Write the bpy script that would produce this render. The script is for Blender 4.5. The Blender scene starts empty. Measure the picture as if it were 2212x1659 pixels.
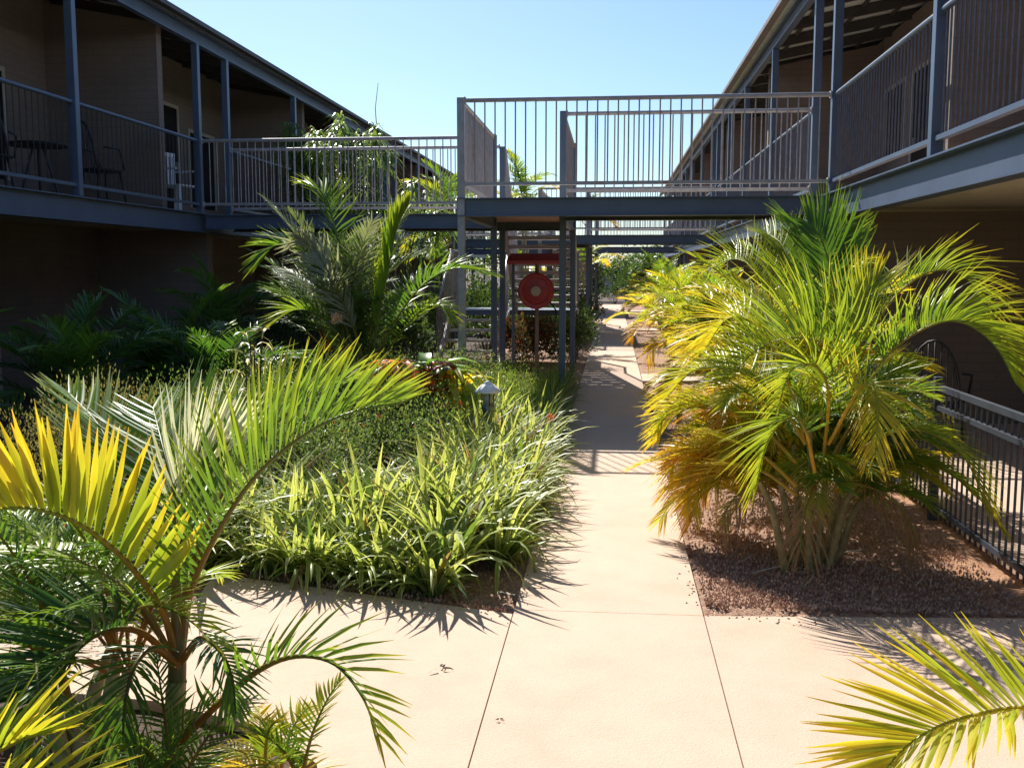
import bpy, math, random
from mathutils import Vector, Matrix
R_ = math.radians
sc = bpy.context.scene
COL = sc.collection

# ---------------------------------------------------------------- camera, sky, sun, exposure
CAMH, PITCH, YAW, FPX = 1.6, R_(6.45), R_(5.68), 2180.0
cd = bpy.data.cameras.new('camera'); cam = bpy.data.objects.new('camera', cd); COL.objects.link(cam)
cam.location = (0, 0, CAMH); cam.rotation_euler = (R_(90) - PITCH, 0, YAW)
cd.sensor_width = 36; cd.lens = 36 * FPX / 2212; cd.clip_start = 0.05; cd.clip_end = 3000
sc.camera = cam
SUN_D = Vector((-0.45, 1.0, 1.0)).normalized()
w = bpy.data.worlds.new('World'); sc.world = w; w.use_nodes = True
nt = w.node_tree; bg = nt.nodes['Background']
sky = nt.nodes.new('ShaderNodeTexSky'); sky.sky_type = 'NISHITA'; sky.sun_disc = False
sky.sun_elevation = math.asin(SUN_D.z); sky.sun_rotation = math.atan2(SUN_D.x, SUN_D.y)
sky.air_density = 1.0; sky.dust_density = 0.6; sky.ozone_density = 1.5
tint = nt.nodes.new('ShaderNodeVectorMath'); tint.operation = 'MULTIPLY'; tint.inputs[1].default_value = (.80, .95, 1.12)
nt.links.new(sky.outputs[0], tint.inputs[0]); nt.links.new(tint.outputs[0], bg.inputs[0]); bg.inputs[1].default_value = 0.067
sd = bpy.data.lights.new('sun', 'SUN'); sd.energy = 4.4; sd.angle = R_(0.5); sd.color = (1.0, 0.95, 0.86)
sun = bpy.data.objects.new('sun', sd); COL.objects.link(sun)
sun.rotation_euler = (-SUN_D).to_track_quat('-Z', 'Y').to_euler(); sun.location = (-10, 20, 30)
sc.view_settings.view_transform = 'Standard'; sc.view_settings.look = 'None'
sc.view_settings.exposure = 0.95; sc.view_settings.gamma = 1.0

FW = Vector((-math.sin(YAW) * math.cos(PITCH), math.cos(YAW) * math.cos(PITCH), -math.sin(PITCH)))
RT = Vector((math.cos(YAW), math.sin(YAW), 0))
UP = RT.cross(FW)
def at(px, py, zc):
    """point of the photographed place seen at (px, py) of a 2212 x 1659 view, zc metres in front"""
    return Vector((0, 0, CAMH)) + zc * (FW + (px - 1106) / FPX * RT + (829.5 - py) / FPX * UP)

# ---------------------------------------------------------------- materials
def newmat(name):
    m = bpy.data.materials.new(name); m.use_nodes = True
    return m, m.node_tree, m.node_tree.nodes['Principled BSDF']
def noisy(name, c1, c2, scale=6, rough=0.7, metal=0.0, bump=0.0, bscale=60, detail=5, lo=.35, hi=.65, spec=0.5):
    m, t, b = newmat(name)
    tc = t.nodes.new('ShaderNodeTexCoord'); n = t.nodes.new('ShaderNodeTexNoise')
    n.inputs['Scale'].default_value = scale; n.inputs['Detail'].default_value = detail; n.inputs['Roughness'].default_value = .65
    r = t.nodes.new('ShaderNodeValToRGB'); r.color_ramp.elements[0].position = lo; r.color_ramp.elements[1].position = hi
    r.color_ramp.elements[0].color = (*c1, 1); r.color_ramp.elements[1].color = (*c2, 1)
    t.links.new(tc.outputs['Object'], n.inputs['Vector']); t.links.new(n.outputs[0], r.inputs[0])
    t.links.new(r.outputs[0], b.inputs['Base Color'])
    b.inputs['Roughness'].default_value = rough; b.inputs['Metallic'].default_value = metal
    b.inputs['Specular IOR Level'].default_value = spec
    if bump:
        n2 = t.nodes.new('ShaderNodeTexNoise'); n2.inputs['Scale'].default_value = bscale; n2.inputs['Detail'].default_value = 4
        bp = t.nodes.new('ShaderNodeBump'); bp.inputs['Strength'].default_value = bump; bp.inputs['Distance'].default_value = 0.02
        t.links.new(tc.outputs['Object'], n2.inputs['Vector']); t.links.new(n2.outputs[0], bp.inputs['Height'])
        t.links.new(bp.outputs[0], b.inputs['Normal'])
    return m
def leafmat(name, rough=0.38, trans=0.42, spec=0.5):
    m, t, b = newmat(name)
    a = t.nodes.new('ShaderNodeAttribute'); a.attribute_name = 'Col'
    tc = t.nodes.new('ShaderNodeTexCoord'); n = t.nodes.new('ShaderNodeTexNoise'); n.inputs['Scale'].default_value = 9
    mr = t.nodes.new('ShaderNodeMapRange'); mr.inputs[3].default_value = 0.75; mr.inputs[4].default_value = 1.25
    t.links.new(tc.outputs['Object'], n.inputs['Vector']); t.links.new(n.outputs[0], mr.inputs[0])
    mx = t.nodes.new('ShaderNodeVectorMath'); mx.operation = 'SCALE'
    t.links.new(a.outputs['Color'], mx.inputs[0]); t.links.new(mr.outputs[0], mx.inputs['Scale'])
    t.links.new(mx.outputs[0], b.inputs['Base Color']); b.inputs['Roughness'].default_value = rough
    b.inputs['Specular IOR Level'].default_value = spec
    tr = t.nodes.new('ShaderNodeBsdfTranslucent')
    sc2 = t.nodes.new('ShaderNodeVectorMath'); sc2.operation = 'MULTIPLY'; sc2.inputs[1].default_value = (1.75, 1.55, 0.9)
    t.links.new(mx.outputs[0], sc2.inputs[0]); t.links.new(sc2.outputs[0], tr.inputs['Color'])
    ms = t.nodes.new('ShaderNodeMixShader'); ms.inputs[0].default_value = trans
    t.links.new(b.outputs[0], ms.inputs[1]); t.links.new(tr.outputs[0], ms.inputs[2])
    t.links.new(ms.outputs[0], t.nodes['Material Output'].inputs['Surface'])
    return m
def brickmat(name, c1, c2, mortar):
    m, t, b = newmat(name)
    tc = t.nodes.new('ShaderNodeTexCoord'); sp = t.nodes.new('ShaderNodeSeparateXYZ'); ad = t.nodes.new('ShaderNodeMath')
    cb = t.nodes.new('ShaderNodeCombineXYZ'); br = t.nodes.new('ShaderNodeTexBrick')
    t.links.new(tc.outputs['Object'], sp.inputs[0]); t.links.new(sp.outputs[0], ad.inputs[0]); t.links.new(sp.outputs[1], ad.inputs[1])
    t.links.new(ad.outputs[0], cb.inputs[0]); t.links.new(sp.outputs[2], cb.inputs[1]); t.links.new(cb.outputs[0], br.inputs['Vector'])
    br.inputs['Color1'].default_value = (*c1, 1); br.inputs['Color2'].default_value = (*c2, 1); br.inputs['Mortar'].default_value = (*mortar, 1)
    br.inputs['Scale'].default_value = 1; br.inputs['Brick Width'].default_value = .29; br.inputs['Row Height'].default_value = .095
    br.inputs['Mortar Size'].default_value = .008
    n = t.nodes.new('ShaderNodeTexNoise'); n.inputs['Scale'].default_value = 2.5; n.inputs['Detail'].default_value = 5
    mr = t.nodes.new('ShaderNodeMapRange'); mr.inputs[3].default_value = .8; mr.inputs[4].default_value = 1.2
    mx = t.nodes.new('ShaderNodeVectorMath'); mx.operation = 'SCALE'
    t.links.new(tc.outputs['Object'], n.inputs['Vector']); t.links.new(n.outputs[0], mr.inputs[0])
    t.links.new(br.outputs[0], mx.inputs[0]); t.links.new(mr.outputs[0], mx.inputs['Scale']); t.links.new(mx.outputs[0], b.inputs['Base Color'])
    bp = t.nodes.new('ShaderNodeBump'); bp.inputs['Strength'].default_value = .5; bp.inputs['Distance'].default_value = -.01
    t.links.new(br.outputs['Fac'], bp.inputs['Height']); t.links.new(bp.outputs[0], b.inputs['Normal'])
    b.inputs['Roughness'].default_value = .9
    return m
M = dict(
    soil=noisy('soil', (.045, .026, .02), (.11, .065, .045), 4, .95, bump=.8, bscale=40),
    dirt=noisy('red_dirt', (.30, .15, .08), (.45, .25, .15), 3, .95, bump=.5, bscale=60),
    mulch=noisy('mulch', (.25, .13, .08), (.56, .36, .26), 45, .95, bump=1.0, bscale=110, lo=.3, hi=.7),
    chip=noisy('chip', (.30, .155, .10), (.68, .47, .35), 25, .9),
    conc=None,
    steel=noisy('blue_steel_paint', (.075, .105, .165), (.095, .13, .20), 3, .42, 0, spec=.6),
    galv=noisy('galvanised_steel', (.36, .335, .35), (.50, .46, .46), 9, .5, .2, bump=.1),
    rust=noisy('rusted_steel', (.30, .20, .17), (.48, .30, .20), 20, .7, .1, lo=.4, hi=.6),
    brick=brickmat('brown_brick', (.235, .18, .148), (.245, .188, .155), (.215, .163, .133)),
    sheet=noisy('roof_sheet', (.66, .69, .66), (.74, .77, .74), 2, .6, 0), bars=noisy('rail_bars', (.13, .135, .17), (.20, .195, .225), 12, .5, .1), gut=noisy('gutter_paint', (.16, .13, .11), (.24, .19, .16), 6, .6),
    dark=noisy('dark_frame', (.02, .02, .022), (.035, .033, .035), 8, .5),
    fence=noisy('fence_paint', (.035, .045, .065), (.05, .06, .085), 6, .5), rafter=noisy('rafter_steel', (.05, .045, .04), (.08, .07, .065), 5, .6),
    soffit=noisy('soffit_board', (.60, .55, .46), (.68, .62, .52), 2, .8),
    glass=noisy('window_glass', (.012, .014, .018), (.02, .022, .026), 1, .08),
    white=noisy('white_plastic', (.70, .71, .74), (.78, .78, .80), 5, .4),
    red=noisy('red_enamel', (.34, .010, .008), (.44, .016, .012), 6, .35),
    black=noisy('black_rubber', (.012, .012, .012), (.03, .03, .03), 20, .6),
    trunk=noisy('palm_stem', (.32, .28, .15), (.52, .46, .30), 14, .7, bump=.4, bscale=30),
    cane=noisy('cane_stem', (.20, .17, .06), (.42, .32, .14), 22, .6, bump=.4, bscale=30), bark=noisy('bark', (.06, .04, .025), (.14, .10, .07), 20, .9, bump=.6),
    stem=noisy('green_stem', (.07, .09, .03), (.13, .14, .05), 20, .7),
    leaf=leafmat('leaf'), fan=leafmat('feather_leaf', .5, .28, .3), strap=leafmat('strap_leaf', .42, .46), small=leafmat('small_leaf', .5, .35), dullleaf=leafmat('waxy_leaf', .3, .2, .8),
    bolt=noisy('bollard_metal', (.16, .19, .22), (.22, .25, .28), 9, .35, .5),
    cap=noisy('white_enamel', (.84, .84, .82), (.9, .9, .88), 9, .4),
    lens=noisy('lamp_glass', (.35, .36, .36), (.45, .46, .46), 3, .15),
    flower=leafmat('petal', .6, .35), cream=noisy('cream_roof', (.45, .40, .32), (.55, .48, .38), 3, .7),
)
def rusty(m, pos=.62, col=(.36, .16, .07)):
    t = m.node_tree; b = t.nodes['Principled BSDF']; src = b.inputs['Base Color'].links[0].from_socket
    tc = t.nodes.new('ShaderNodeTexCoord'); n = t.nodes.new('ShaderNodeTexNoise'); n.inputs['Scale'].default_value = 1.6; n.inputs['Detail'].default_value = 9; n.inputs['Roughness'].default_value = .75
    r = t.nodes.new('ShaderNodeMapRange'); r.inputs[1].default_value = pos; r.inputs[2].default_value = pos + .1
    mx = t.nodes.new('ShaderNodeMix'); mx.data_type = 'RGBA'; mx.inputs[7].default_value = (*col, 1)
    t.links.new(tc.outputs['Object'], n.inputs['Vector']); t.links.new(n.outputs[0], r.inputs[0]); t.links.new(r.outputs[0], mx.inputs[0])
    t.links.new(src, mx.inputs[6]); t.links.new(mx.outputs[2], b.inputs['Base Color'])
rusty(M['galv'], .58); rusty(M['steel'], .66, (.16, .10, .08)); rusty(M['soffit'], .60, (.40, .24, .12))
def concrete():
    m, t, b = newmat('peach_concrete')
    tc = t.nodes.new('ShaderNodeTexCoord')
    def noise(s, d):
        n = t.nodes.new('ShaderNodeTexNoise'); n.inputs['Scale'].default_value = s; n.inputs['Detail'].default_value = d
        n.inputs['Roughness'].default_value = .6; t.links.new(tc.outputs['Object'], n.inputs['Vector']); return n
    n1, n2, n3 = noise(.9, 4), noise(5, 8), noise(160, 3)
    r = t.nodes.new('ShaderNodeValToRGB'); e = r.color_ramp.elements
    e[0].position = .30; e[0].color = (.53, .362, .265, 1); e[1].position = .68; e[1].color = (.61, .462, .36, 1)
    e2 = e.new(.48); e2.color = (.58, .421, .315, 1)
    ad = t.nodes.new('ShaderNodeMath'); ad.operation = 'MULTIPLY_ADD'; ad.inputs[1].default_value = .45
    t.links.new(n2.outputs[0], ad.inputs[0]); ms = t.nodes.new('ShaderNodeMath'); ms.operation = 'MULTIPLY'; ms.inputs[1].default_value = .55
    t.links.new(n1.outputs[0], ms.inputs[0]); t.links.new(ms.outputs[0], ad.inputs[2]); t.links.new(ad.outputs[0], r.inputs[0])
    mr = t.nodes.new('ShaderNodeMapRange'); mr.inputs[3].default_value = .86; mr.inputs[4].default_value = 1.12
    t.links.new(n3.outputs[0], mr.inputs[0]); mx = t.nodes.new('ShaderNodeVectorMath'); mx.operation = 'SCALE'
    t.links.new(r.outputs[0], mx.inputs[0]); t.links.new(mr.outputs[0], mx.inputs['Scale']); t.links.new(mx.outputs[0], b.inputs['Base Color'])
    vo = t.nodes.new('ShaderNodeTexVoronoi'); vo.feature = 'DISTANCE_TO_EDGE'; vo.inputs['Scale'].default_value = .55
    wn = noise(2.2, 6); wa = t.nodes.new('ShaderNodeVectorMath'); wa.operation = 'MULTIPLY_ADD'; wa.inputs[1].default_value = (.5, .5, .5)
    t.links.new(wn.outputs[1], wa.inputs[0]); t.links.new(tc.outputs['Object'], wa.inputs[2]); t.links.new(wa.outputs[0], vo.inputs['Vector'])
    cr = t.nodes.new('ShaderNodeMapRange'); cr.inputs[1].default_value = 0; cr.inputs[2].default_value = .0035; cr.inputs[3].default_value = 1; cr.inputs[4].default_value = 1
    t.links.new(vo.outputs['Distance'], cr.inputs[0]); m2 = t.nodes.new('ShaderNodeVectorMath'); m2.operation = 'SCALE'
    t.links.new(mx.outputs[0], m2.inputs[0]); t.links.new(cr.outputs[0], m2.inputs['Scale']); t.links.new(m2.outputs[0], b.inputs['Base Color'])
    bp = t.nodes.new('ShaderNodeBump'); bp.inputs['Strength'].default_value = .35; bp.inputs['Distance'].default_value = .01
    t.links.new(n3.outputs[0], bp.inputs['Height']); t.links.new(bp.outputs[0], b.inputs['Normal']); b.inputs['Roughness'].default_value = .85
    return m
M['conc'] = concrete()

# ---------------------------------------------------------------- mesh helpers
class MB:
    def __init__(s): s.v = []; s.f = []; s.c = []
    def add(s, vs, fs, col=None):
        k = len(s.v); s.v.extend(tuple(p) for p in vs); s.f.extend(tuple(i + k for i in f) for f in fs)
        if col is not None:
            s.c.extend(col if isinstance(col, list) else [col] * len(vs))
    def box(s, x0, x1, y0, y1, z0, z1, col=None):
        vs = [(x, y, z) for z in (z0, z1) for y in (y0, y1) for x in (x0, x1)]
        s.add(vs, [(0, 2, 3, 1), (4, 5, 7, 6), (0, 1, 5, 4), (2, 6, 7, 3), (0, 4, 6, 2), (1, 3, 7, 5)], col)
    def tube(s, pts, r, n=6, col=None, cap=True):
        pts = [Vector(p) for p in pts]; rs = r if isinstance(r, (list, tuple)) else [r] * len(pts)
        vs = []; ref = None
        for i, p in enumerate(pts):
            t = (pts[min(i + 1, len(pts) - 1)] - pts[max(i - 1, 0)]).normalized()
            if ref is None: ref = Vector((0, 0, 1)) if abs(t.z) < .9 else Vector((1, 0, 0))
            a = t.cross(ref).normalized(); b = t.cross(a).normalized(); ref = -b if False else ref
            for k in range(n):
                an = 2 * math.pi * k / n
                vs.append(p + rs[i] * (math.cos(an) * a + math.sin(an) * b))
        fs = [(i * n + k, i * n + (k + 1) % n, (i + 1) * n + (k + 1) % n, (i + 1) * n + k) for i in range(len(pts) - 1) for k in range(n)]
        if cap: fs += [tuple(range(n))[::-1], tuple(range((len(pts) - 1) * n, len(pts) * n))]
        s.add(vs, fs, col)
    def beam(s, a, b, wd, ht, col=None, up=Vector((0, 0, 1))):
        a = Vector(a); b = Vector(b); t = (b - a).normalized(); sd_ = t.cross(up)
        if sd_.length < 1e-3: sd_ = Vector((1, 0, 0))
        sd_.normalize(); u = sd_.cross(t).normalized()
        vs = [p + i * sd_ * wd / 2 + j * u * ht / 2 for p in (a, b) for j in (-1, 1) for i in (-1, 1)]
        s.add(vs, [(0, 1, 3, 2), (4, 6, 7, 5), (0, 4, 5, 1), (2, 3, 7, 6), (0, 2, 6, 4), (1, 5, 7, 3)], col)
    def lathe(s, prof, c=(0, 0, 0), n=20, col=None, axis='z'):
        vs = []
        for r, z in prof:
            for k in range(n):
                a = 2 * math.pi * k / n; x, y = r * math.cos(a), r * math.sin(a)
                vs.append((c[0] + x, c[1] + y, c[2] + z) if axis == 'z' else (c[0] + x, c[1] + z, c[2] + y))
        fs = [(i * n + k, i * n + (k + 1) % n, (i + 1) * n + (k + 1) % n, (i + 1) * n + k) for i in range(len(prof) - 1) for k in range(n)]
        fs += [tuple(range(n))[::-1], tuple(range((len(prof) - 1) * n, len(prof) * n))]
        s.add(vs, fs, col)
    def mesh(s, name, mat, smooth=False):
        me = bpy.data.meshes.new(name); me.from_pydata(s.v, [], s.f)
        if s.c and len(s.c) == len(s.v):
            at_ = me.color_attributes.new('Col', 'FLOAT_COLOR', 'POINT')
            flat = []
            for c in s.c: flat.extend((c[0], c[1], c[2], 1.0))
            at_.data.foreach_set('color', flat)
        me.materials.append(M[mat])
        if smooth: me.polygons.foreach_set('use_smooth', [True] * len(me.polygons))
        me.update(); return me
    def obj(s, name, mat, parent=None, smooth=False, bevel=0):
        o = bpy.data.objects.new(name, s.mesh(name, mat, smooth)); COL.objects.link(o)
        if parent is not None:
            o.parent = parent; o.matrix_parent_inverse = Matrix.Translation(-parent.location) if parent.parent is None else Matrix()
        if bevel:
            b = o.modifiers.new('bevel', 'BEVEL'); b.width = bevel; b.segments = 2; b.limit_method = 'ANGLE'
        return o
def tag(o, label=None, cat=None, group=None, kind=None):
    if label: o['label'] = label
    if cat: o['category'] = cat
    if group: o['group'] = group
    if kind: o['kind'] = kind
    return o
def empty(name, loc, label, cat, group=None):
    o = bpy.data.objects.new(name, None); COL.objects.link(o); o.location = loc; o.empty_display_size = .2
    return tag(o, label, cat, group)
def kids(o): return KIDS.get(o.name, [])
def copy_tree(o, parent=None):
    c = o.copy(); COL.objects.link(c)
    if parent is not None: c.parent = parent
    for ch in list(o.children): copy_tree(ch, c)
    return c
def lerp(a, b, t): return tuple(a[i] + (b[i] - a[i]) * t for i in range(len(a)))

def catmull(P, n):
    P = [Vector(p) for p in P]; P = [P[0] * 2 - P[1]] + P + [P[-1] * 2 - P[-2]]; out = []
    segs = len(P) - 3
    for k in range(n + 1):
        u = k / n * segs; i = min(int(u), segs - 1); t = u - i
        a, b, c_, d = P[i:i + 4]
        out.append(.5 * ((2 * b) + (c_ - a) * t + (2 * a - 5 * b + 4 * c_ - d) * t * t + (3 * b - a - 3 * c_ + d) * t ** 3))
    return out
# ---------------------------------------------------------------- ground, path
def sheet(name, poly, z, mat, thick=0, kind='structure'):
    m = MB(); n = len(poly)
    m.add([(x, y, z) for x, y in poly], [tuple(range(n))])
    if thick:
        m.add([(x, y, z - thick) for x, y in poly] + [(x, y, z) for x, y in poly], [(i, (i + 1) % n, n + (i + 1) % n, n + i) for i in range(n)])
    return tag(m.obj(name, mat), kind=kind)
gm = MB(); gm.add([(-900, -300, 0), (900, -300, 0), (900, 1500, 0), (-900, 1500, 0)], [(0, 1, 2, 3)])
tag(gm.obj('ground', 'soil'), kind='structure')
XL, XR, g_ = -.44, .43, .005
for i, (y0, y1) in enumerate([(-2.5, 4.50), (4.50, 8.4), (8.4, 12.3), (12.3, 16.2), (16.2, 20.1), (20.1, 24), (24, 27.9), (27.9, 31.8), (31.8, 46)]):
    sheet('path', [(XL + g_, y0 + .004), (XR - g_, y0 + .004), (XR - g_, y1), (XL + g_, y1)], .04, 'conc', .06)
sheet('path', [(XL, 4.44), (XL, -2.5), (-.55, -2.5), (-.80, 2.6), (-.92, 2.98), (-1.2, 3.22), (-1.65, 3.38), (-2.2, 3.44), (-3.2, 3.4), (-6.2, 3.3), (-6.2, 4.1), (-2.3, 4.08), (-2.0, 4.18), (-1.92, 4.32), (-2.04, 4.9)][::-1], .04, 'conc', .06)
sheet('path', [(XR, -2.5), (2.0, -2.5), (2.0, 4.62), (1.1, 4.55), (XR, 4.50)], .04, 'conc', .06)
for y0, y1 in ((14.3, 15.3), (26.3, 27.3), (38.3, 39.3)):
    sheet('path', [(XR + g_, y0), (2.3, y0 + .25), (2.3, y1 + .25), (XR + g_, y1)], .04, 'conc', .06)
sheet('patio', [(2.12, -2.5), (4.25, -2.5), (4.25, 10.6), (2.12, 10.6)], .05, 'conc', .07)
sheet('dirt', [(1.75, 4.62), (2.12, 4.62), (2.12, 10.6), (1.75, 10.6), (1.7, 6.5)], .012, 'dirt')
def bumpy(name, x0, x1, y0, y1, nx, ny, mat, h=.03, base=.004):
    rnd = random.Random(5); m = MB(); vs = []
    for j in range(ny + 1):
        for i in range(nx + 1):
            e = min(i, nx - i, j, ny - j)
            vs.append((x0 + (x1 - x0) * i / nx, y0 + (y1 - y0) * j / ny, base + (rnd.random() * h if e > 0 else 0)))
    m.add(vs, [(j * (nx + 1) + i, j * (nx + 1) + i + 1, (j + 1) * (nx + 1) + i + 1, (j + 1) * (nx + 1) + i) for j in range(ny) for i in range(nx)])
    return tag(m.obj(name, mat, smooth=True), kind='structure')
bumpy('garden_bed', XR - .02, 1.78, 4.40, 14.25, 40, 290, 'mulch')
bumpy('garden_bed', -2.5, XL + .02, 4.3, 14.2, 62, 290, 'mulch')
for y0, y1 in ((15.6, 26.3), (27.6, 38.2), (39.6, 46.5)):
    bumpy('garden_bed', XR - .02, 2.2, y0, y1, 16, 90, 'mulch')
bumpy('garden_bed', -2.4, XL + .02, 14.2, 46.5, 20, 240, 'mulch')
rnd = random.Random(11); cm = MB()
for k in range(13000):
    q = rnd.random()
    if q < .72: x, y = rnd.uniform(XR + .02, 1.95), 4.66 + rnd.random() ** 1.7 * 7
    elif q < .85: x = rnd.uniform(-1.9, XL - .02); y = 4.47 - (x - XL) * .30 + rnd.random() ** 2 * 5
    else: x, y = rnd.uniform(-2.4, -.95), rnd.uniform(2.0, 3.2)
    if q >= .85 and y > 3.1 - max(0, (x + 1.3)) * .8: continue
    a = rnd.uniform(0, 6.28); l = rnd.uniform(.004, .010); b = l * rnd.uniform(.4, .9); z = .03 + rnd.random() * .012
    ca, sa = math.cos(a), math.sin(a); t = rnd.uniform(-.006, .006)
    cm.add([(x + ca * l, y + sa * l, z + t), (x - sa * b, y + ca * b, z + .005), (x - ca * l, y - sa * l, z - t), (x + sa * b, y - ca * b, z + .004), (x, y, z + .011), (x, y, z - .01)],
           [(0, 1, 4), (1, 2, 4), (2, 3, 4), (3, 0, 4), (1, 0, 5), (2, 1, 5), (3, 2, 5), (0, 3, 5)])
tag(cm.obj('gravel', 'chip'), 'pinkish brown stone chips scattered over the garden beds', 'gravel', kind='stuff')

# ---------------------------------------------------------------- the two long buildings
DK, RAIL = 2.38, 3.42
def ibeam_y(m, x, y0, y1, z0, z1, fl=.07):
    m.box(x - .006, x + .006, y0, y1, z0, z1); m.box(x - fl, x + fl, y0, y1, z1, z1 + .014); m.box(x - fl, x + fl, y0, y1, z0 - .014, z0)
def ibeam_x(m, y, x0, x1, z0, z1, fl=.06):
    m.box(x0, x1, y - .006, y + .006, z0, z1); m.box(x0, x1, y - fl, y + fl, z1, z1 + .012); m.box(x0, x1, y - fl, y + fl, z0 - .012, z0)
def railing(p0, p1, parent, mat='galv', bar=None, zt=RAIL, zb=DK + .15, gap=.112, r=.0078, ztopshift=0):
    p0 = Vector((*p0, 0)); p1 = Vector((*p1, 0)); L = (p1 - p0).length; n = max(2, round(L / gap)); m = MB()
    for i in range(1, n):
        q = p0.lerp(p1, i / n); m.tube([(q.x, q.y, zb), (q.x, q.y, zt)], r, 4, cap=False)
    o = m.obj('railing', bar or mat, parent)
    h = MB(); h.beam((p0.x, p0.y, zb), (p1.x, p1.y, zb), .05, .036); h.obj('bottom_rail', mat, o)
    h = MB(); h.tube([(p0.x, p0.y, zt), (p1.x, p1.y, zt)], .024, 12)
    ax = (p1 - p0).normalized()
    for e_, sg in ((p0, 1), (p1, -1)):
        for zz in (zt, zb): h.beam((e_.x, e_.y, zz), (e_.x + ax.x * sg * .012, e_.y + ax.y * sg * .012, zz), .07, .07)
    ho = h.obj('handrail', mat, o)
    return o, ho
def building(side, edge, back, outer, posts, fins_up, fins_dn, name, label):
    """side +1: building on the right. edge: balcony line, back: main wall, outer: outer wall"""
    y0, y1 = -4.0, 47.0; s = side
    X = lambda d: edge + s * d
    root = empty(name, (X(1.8), 20, 0), label, 'building')
    def P(m, nm, mat, **k): return m.obj(nm, mat, root, **k)
    lo = lambda a, b: (min(a, b), max(a, b))
    sl = .19; ze = 4.98
    zr = lambda x: ze + .02 + sl * (abs(x - edge))                 # underside of the roof sheet
    # walls
    m = MB(); m.box(*lo(back, back + s * .2), y0, y1, 0, zr(back) - .1); P(m, 'wall', 'brick')
    m = MB(); m.box(*lo(outer, outer + s * .2), y0, y1, 0, zr(outer) - .1); P(m, 'wall', 'brick')
    for yy in (y0, y1 - .2):
        m = MB(); a, b = back + s * .2, outer
        m.add([(a, yy, 0), (b, yy, 0), (b, yy, zr(b) - .1), (a, yy, zr(a) - .1), (a, yy + .2, 0), (b, yy + .2, 0), (b, yy + .2, zr(b) - .1), (a, yy + .2, zr(a) - .1)],
              [(0, 1, 2, 3), (7, 6, 5, 4), (0, 4, 5, 1), (3, 2, 6, 7), (0, 3, 7, 4), (1, 5, 6, 2)]); P(m, 'wall', 'brick')
    for yy in fins_up:
        a, b = X(.22), back - s * .003; m = MB()
        m.add([(a, yy, DK + .003), (b, yy, DK + .003), (b, yy, zr(b) - .16), (a, yy, zr(a) - .16), (a, yy + .15, DK + .003), (b, yy + .15, DK + .003), (b, yy + .15, zr(b) - .16), (a, yy + .15, zr(a) - .16)],
              [(0, 1, 2, 3), (7, 6, 5, 4), (0, 4, 5, 1), (3, 2, 6, 7), (0, 3, 7, 4), (1, 5, 6, 2)]); P(m, 'blade_wall', 'brick')
    for yy in fins_dn:
        m = MB(); m.box(*lo(X(.1), back - s * .003), yy, yy + .19, 0, DK - .2); P(m, 'blade_wall', 'brick')
    # deck, soffit, edge beam
    m = MB(); m.box(*lo(X(.02), back - s * .004), y0, y1, DK - .12, DK); P(m, 'balcony_deck', 'conc')
    m = MB(); m.box(*lo(X(.03), back - s * .004), y0, y1, DK - .16, DK - .125); P(m, 'soffit', 'soffit')
    m = MB(); ibeam_y(m, edge, y0, y1, DK - .235, DK + .01); P(m, 'edge_beam', 'steel')
    # roof
    m = MB(); N = int((y1 - y0) / .19); e0 = X(-.16); pr = []
    for i in range(N):
        yy = y0 + i * .19
        pr += [(yy, 0), (yy + .12, 0), (yy + .135, .028), (yy + .175, .028)]
    vs = []
    for yy, dz in pr: vs += [(e0, yy, zr(edge) - sl * .16 + dz), (outer + s * .5, yy, zr(outer + s * .5) + dz)]
    fs = [(2 * i, 2 * i + 1, 2 * i + 3, 2 * i + 2) for i in range(len(pr) - 1)]
    m.add(vs, fs); roof = P(m, 'roof', 'sheet')
    m = MB(); ze2 = zr(edge) - sl * .16
    m.box(*lo(X(-.165), X(-.25)), y0, y1, ze2 - .045, ze2 - .035); m.box(*lo(X(-.24), X(-.25)), y0, y1, ze2 - .035, ze2 + .015); m.box(*lo(X(-.15), X(-.165)), y0, y1, ze2 - .045, ze2 - .01)
    m.obj('gutter', 'gut' if s > 0 else 'rafter', roof)
    m = MB(); ibeam_y(m, edge, y0, y1, ze - .21, ze - .045, .045); P(m, 'eave_beam', 'steel')
    yy = y0 + .5
    while yy < y1:
        m = MB(); a = X(.05); b = back + s * .6
        m.beam((a, yy, zr(a) - .075), (b, yy, zr(b) - .075), .06, .14); P(m, 'rafter', 'rafter'); yy += 1.07
    for d in (.35, 1.05, 1.7):
        m = MB(); x = X(d); m.beam((x, y0, zr(x) - .012 - .02), (x, y1, zr(x) - .012 - .02), .05, .02); P(m, 'purlin', 'rafter')
    # posts and rails
    for yy in posts:
        m = MB(); a = .045
        m.box(edge - a, edge + a, yy - a, yy + a, DK + .03, ze - .225); P(m, 'post', 'steel', bevel=.004)
        
        if any(abs(yy - q_) < .1 for q_ in ((11.1, 12.15, 23.1, 24.15, 35.1, 36.15) if s > 0 else (38.15,))) or yy > 32:
            m = MB(); m.box(edge - a, edge + a, yy - a, yy + a, 0, DK - .25); P(m, 'post', 'steel', bevel=.004)
    return root
PR = [-2.6, .9, 4.3, 7.68, 11.1, 12.15, 15.3, 18.4, 20.9, 23.1, 24.15, 27.3, 30.4, 32.9, 35.1, 36.15, 39.3, 42.4, 46.5]
PL = [-2.6, .9, 4.2, 7.5, 10.8, 14.15, 15.25, 18.57, 22.2, 26.15, 27.25, 30.5, 34.2, 38.15, 39.25, 42.5, 46.5]
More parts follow.
